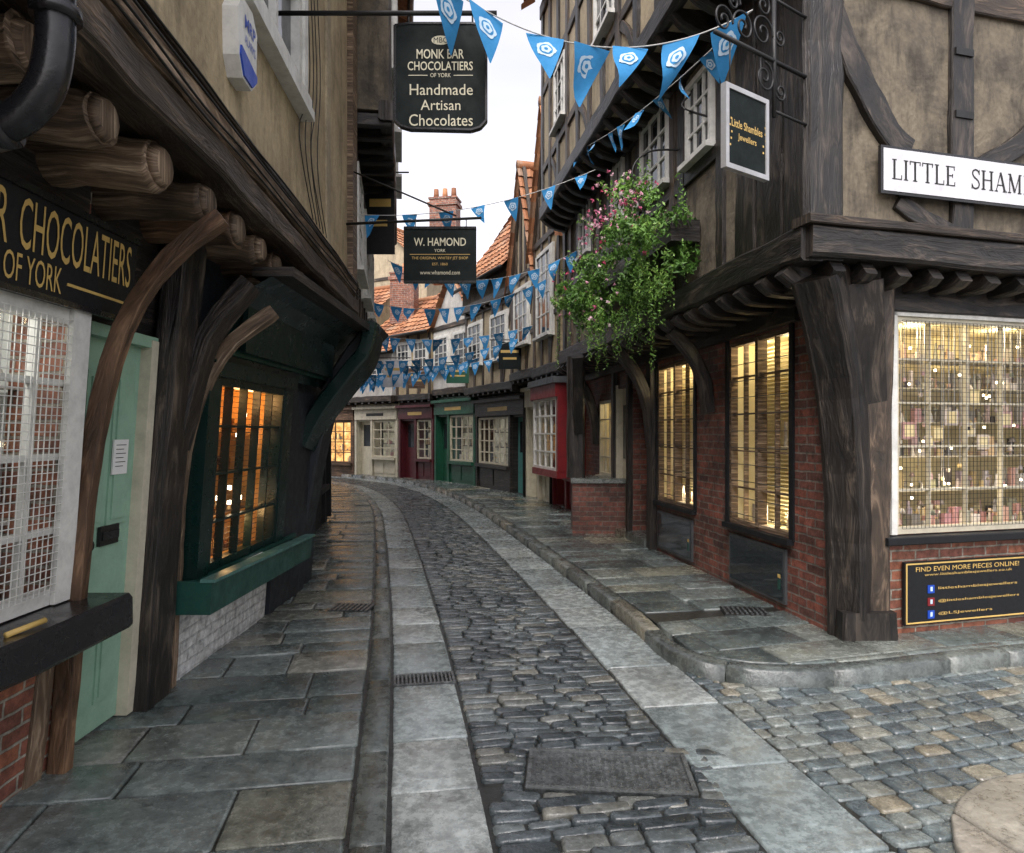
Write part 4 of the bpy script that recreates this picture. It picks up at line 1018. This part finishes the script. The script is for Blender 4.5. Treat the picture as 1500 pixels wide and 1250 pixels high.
house('timber_framed_shop',(-2.4,21.25),(-3.7,22.6),1,2.6,((2.2,.15,P_CREAM,True),),'eaves',2.3,R_DARK,TILE,5,FARGLOWW,nwin=2)
house('white_rendered_shop',(-3.75,22.65),(-5.5,24.1),1,2.6,((1.7,.3,P_WHITE,False),),'eaves',2.2,W_CREAM,TILE,5,FARGLOWW,nwin=2)
house('amber_lit_shop',(-5.55,24.15),(-8.6,25.9),1,2.6,((2.4,.2,P_CREAM,True),),'eaves',2.2,T_BROWN,TILE,5,FARAMB,.5,nwin=2)
house('beige_gabled_house',(-3.5,28),(-7.5,30.5),1,3,((3,.0,P_BEIGE,False),(2.2,0,P_BEIGE,False)),'gable',2.2,P_BEIGE,TILE,6,FARGLOWW,nwin=2)
house('brick_house',(3.0,20),(-1.2,24),1,3,((3,.0,B_RED,False),(1.2,0,B_RED,False)),'gable',2.6,B_RED,TILE,6,FARGLOWW,nwin=2)
chimney((-2.7,22.3),6.5,9.2); chimney((-4.4,24.6),5.5,7.3)
rc=empty('red_shop_canopy'); fr=Fr((1.32,12.55),(-.42,1.75),1); m=M('canopy',rc,fr)
m.prism([(0,2.25),(1.75,2.25),(1.75,2.5),(0,2.5)],.02,.55,R_SHOP); m.prism([(-.05,2.5),(1.8,2.5),(1.75,2.62),(0,2.62)],.0,.6,LEAD); m.box(.0,.1,.05,.5,.85,2.25,R_SHOP); m.box(0,1.7,.05,.52,.75,.88,R_SHOP)
window(m,.1,1.7,.88,2.25,.5,W_WHITE,4,4,GLASS,.05,.03); m.done()
for (x,y,z,w,h,mt) in((-.3,15.2,3.0,.5,.6,SIGNGRN),(-1.75,18.2,2.9,.6,.5,G_SHOP),(-3.1,20.4,2.9,.5,.6,T_BROWN),(-3.3,17.5,2.75,.5,.7,SIGNWHT),(-2.05,9.6,4.1,.4,1.1,K_MATT)):
    hs=empty('projecting_shop_sign'); m=M('board',hs,Fr((x,y),(1,0),-1)); m.box(0,w,-.02,.02,z,z+h,mt); m.box(.05,w-.05,.02,.024,z+h*.6,z+h*.7,GOLD); m.box(.1,w-.1,.02,.024,z+h*.35,z+h*.43,GOLD)
    m.poles([(-.2,0,z+h+.05),(w+.2,0,z+h+.05)],.012,K_IRON); m.done()
for (x,y) in((.83,14.3),(.3,16.0),(1.15,12.4)):
    dp=empty('drainpipe'); m=M('pipe',dp); m.poles([(x,y,.1),(x,y,5.2)],.05,K_IRON,8); m.done()

# ------------------------------------------------------------------ light, world, camera
w=bpy.data.worlds.new('World'); scene.world=w; w.use_nodes=True; nt=w.node_tree
bg=nt.nodes['Background']; sk=nt.nodes.new('ShaderNodeTexSky'); sk.sky_type='NISHITA'; sk.sun_disc=False
EL,RO=math.radians(52),math.radians(200)
sk.sun_elevation=EL; sk.sun_rotation=RO; sk.dust_density=4; sk.air_density=1.2
hsv=nt.nodes.new('ShaderNodeHueSaturation'); hsv.inputs['Saturation'].default_value=.25; hsv.inputs['Value'].default_value=2.4
nt.links.new(sk.outputs[0],hsv.inputs['Color'])
cl_=ramp(nt,noi(nt,co(nt,'Generated',(1,1,2.5)),2.2,4,.55),[(.35,(.9,.88,.91)),(.65,(1.08,1.01,1.01))])
nt.links.new(mix(nt,hsv.outputs[0],cl_,1,'MULTIPLY'),bg.inputs[0]); bg.inputs[1].default_value=.15
sl=bpy.data.lights.new('sun','SUN'); sl.energy=1.5; sl.angle=math.radians(40); sl.color=(1,.96,.9)
so=bpy.data.objects.new('sun',sl); COL.objects.link(so)
dirv=Vector((math.sin(RO)*math.cos(EL),math.cos(RO)*math.cos(EL),math.sin(EL))); so.rotation_euler=dirv.to_track_quat('Z','Y').to_euler(); so.location=(0,-5,15)
cam=bpy.data.cameras.new('camera'); co_=bpy.data.objects.new('camera',cam); COL.objects.link(co_)
co_.location=(0,0,1.6); co_.rotation_euler=(math.radians(90),0,0); cam.sensor_width=36; cam.lens=24; cam.shift_y=.0053; cam.clip_end=500; cam.clip_start=.05
scene.camera=co_
scene.view_settings.view_transform='Standard'; scene.view_settings.look='None'; scene.view_settings.exposure=0
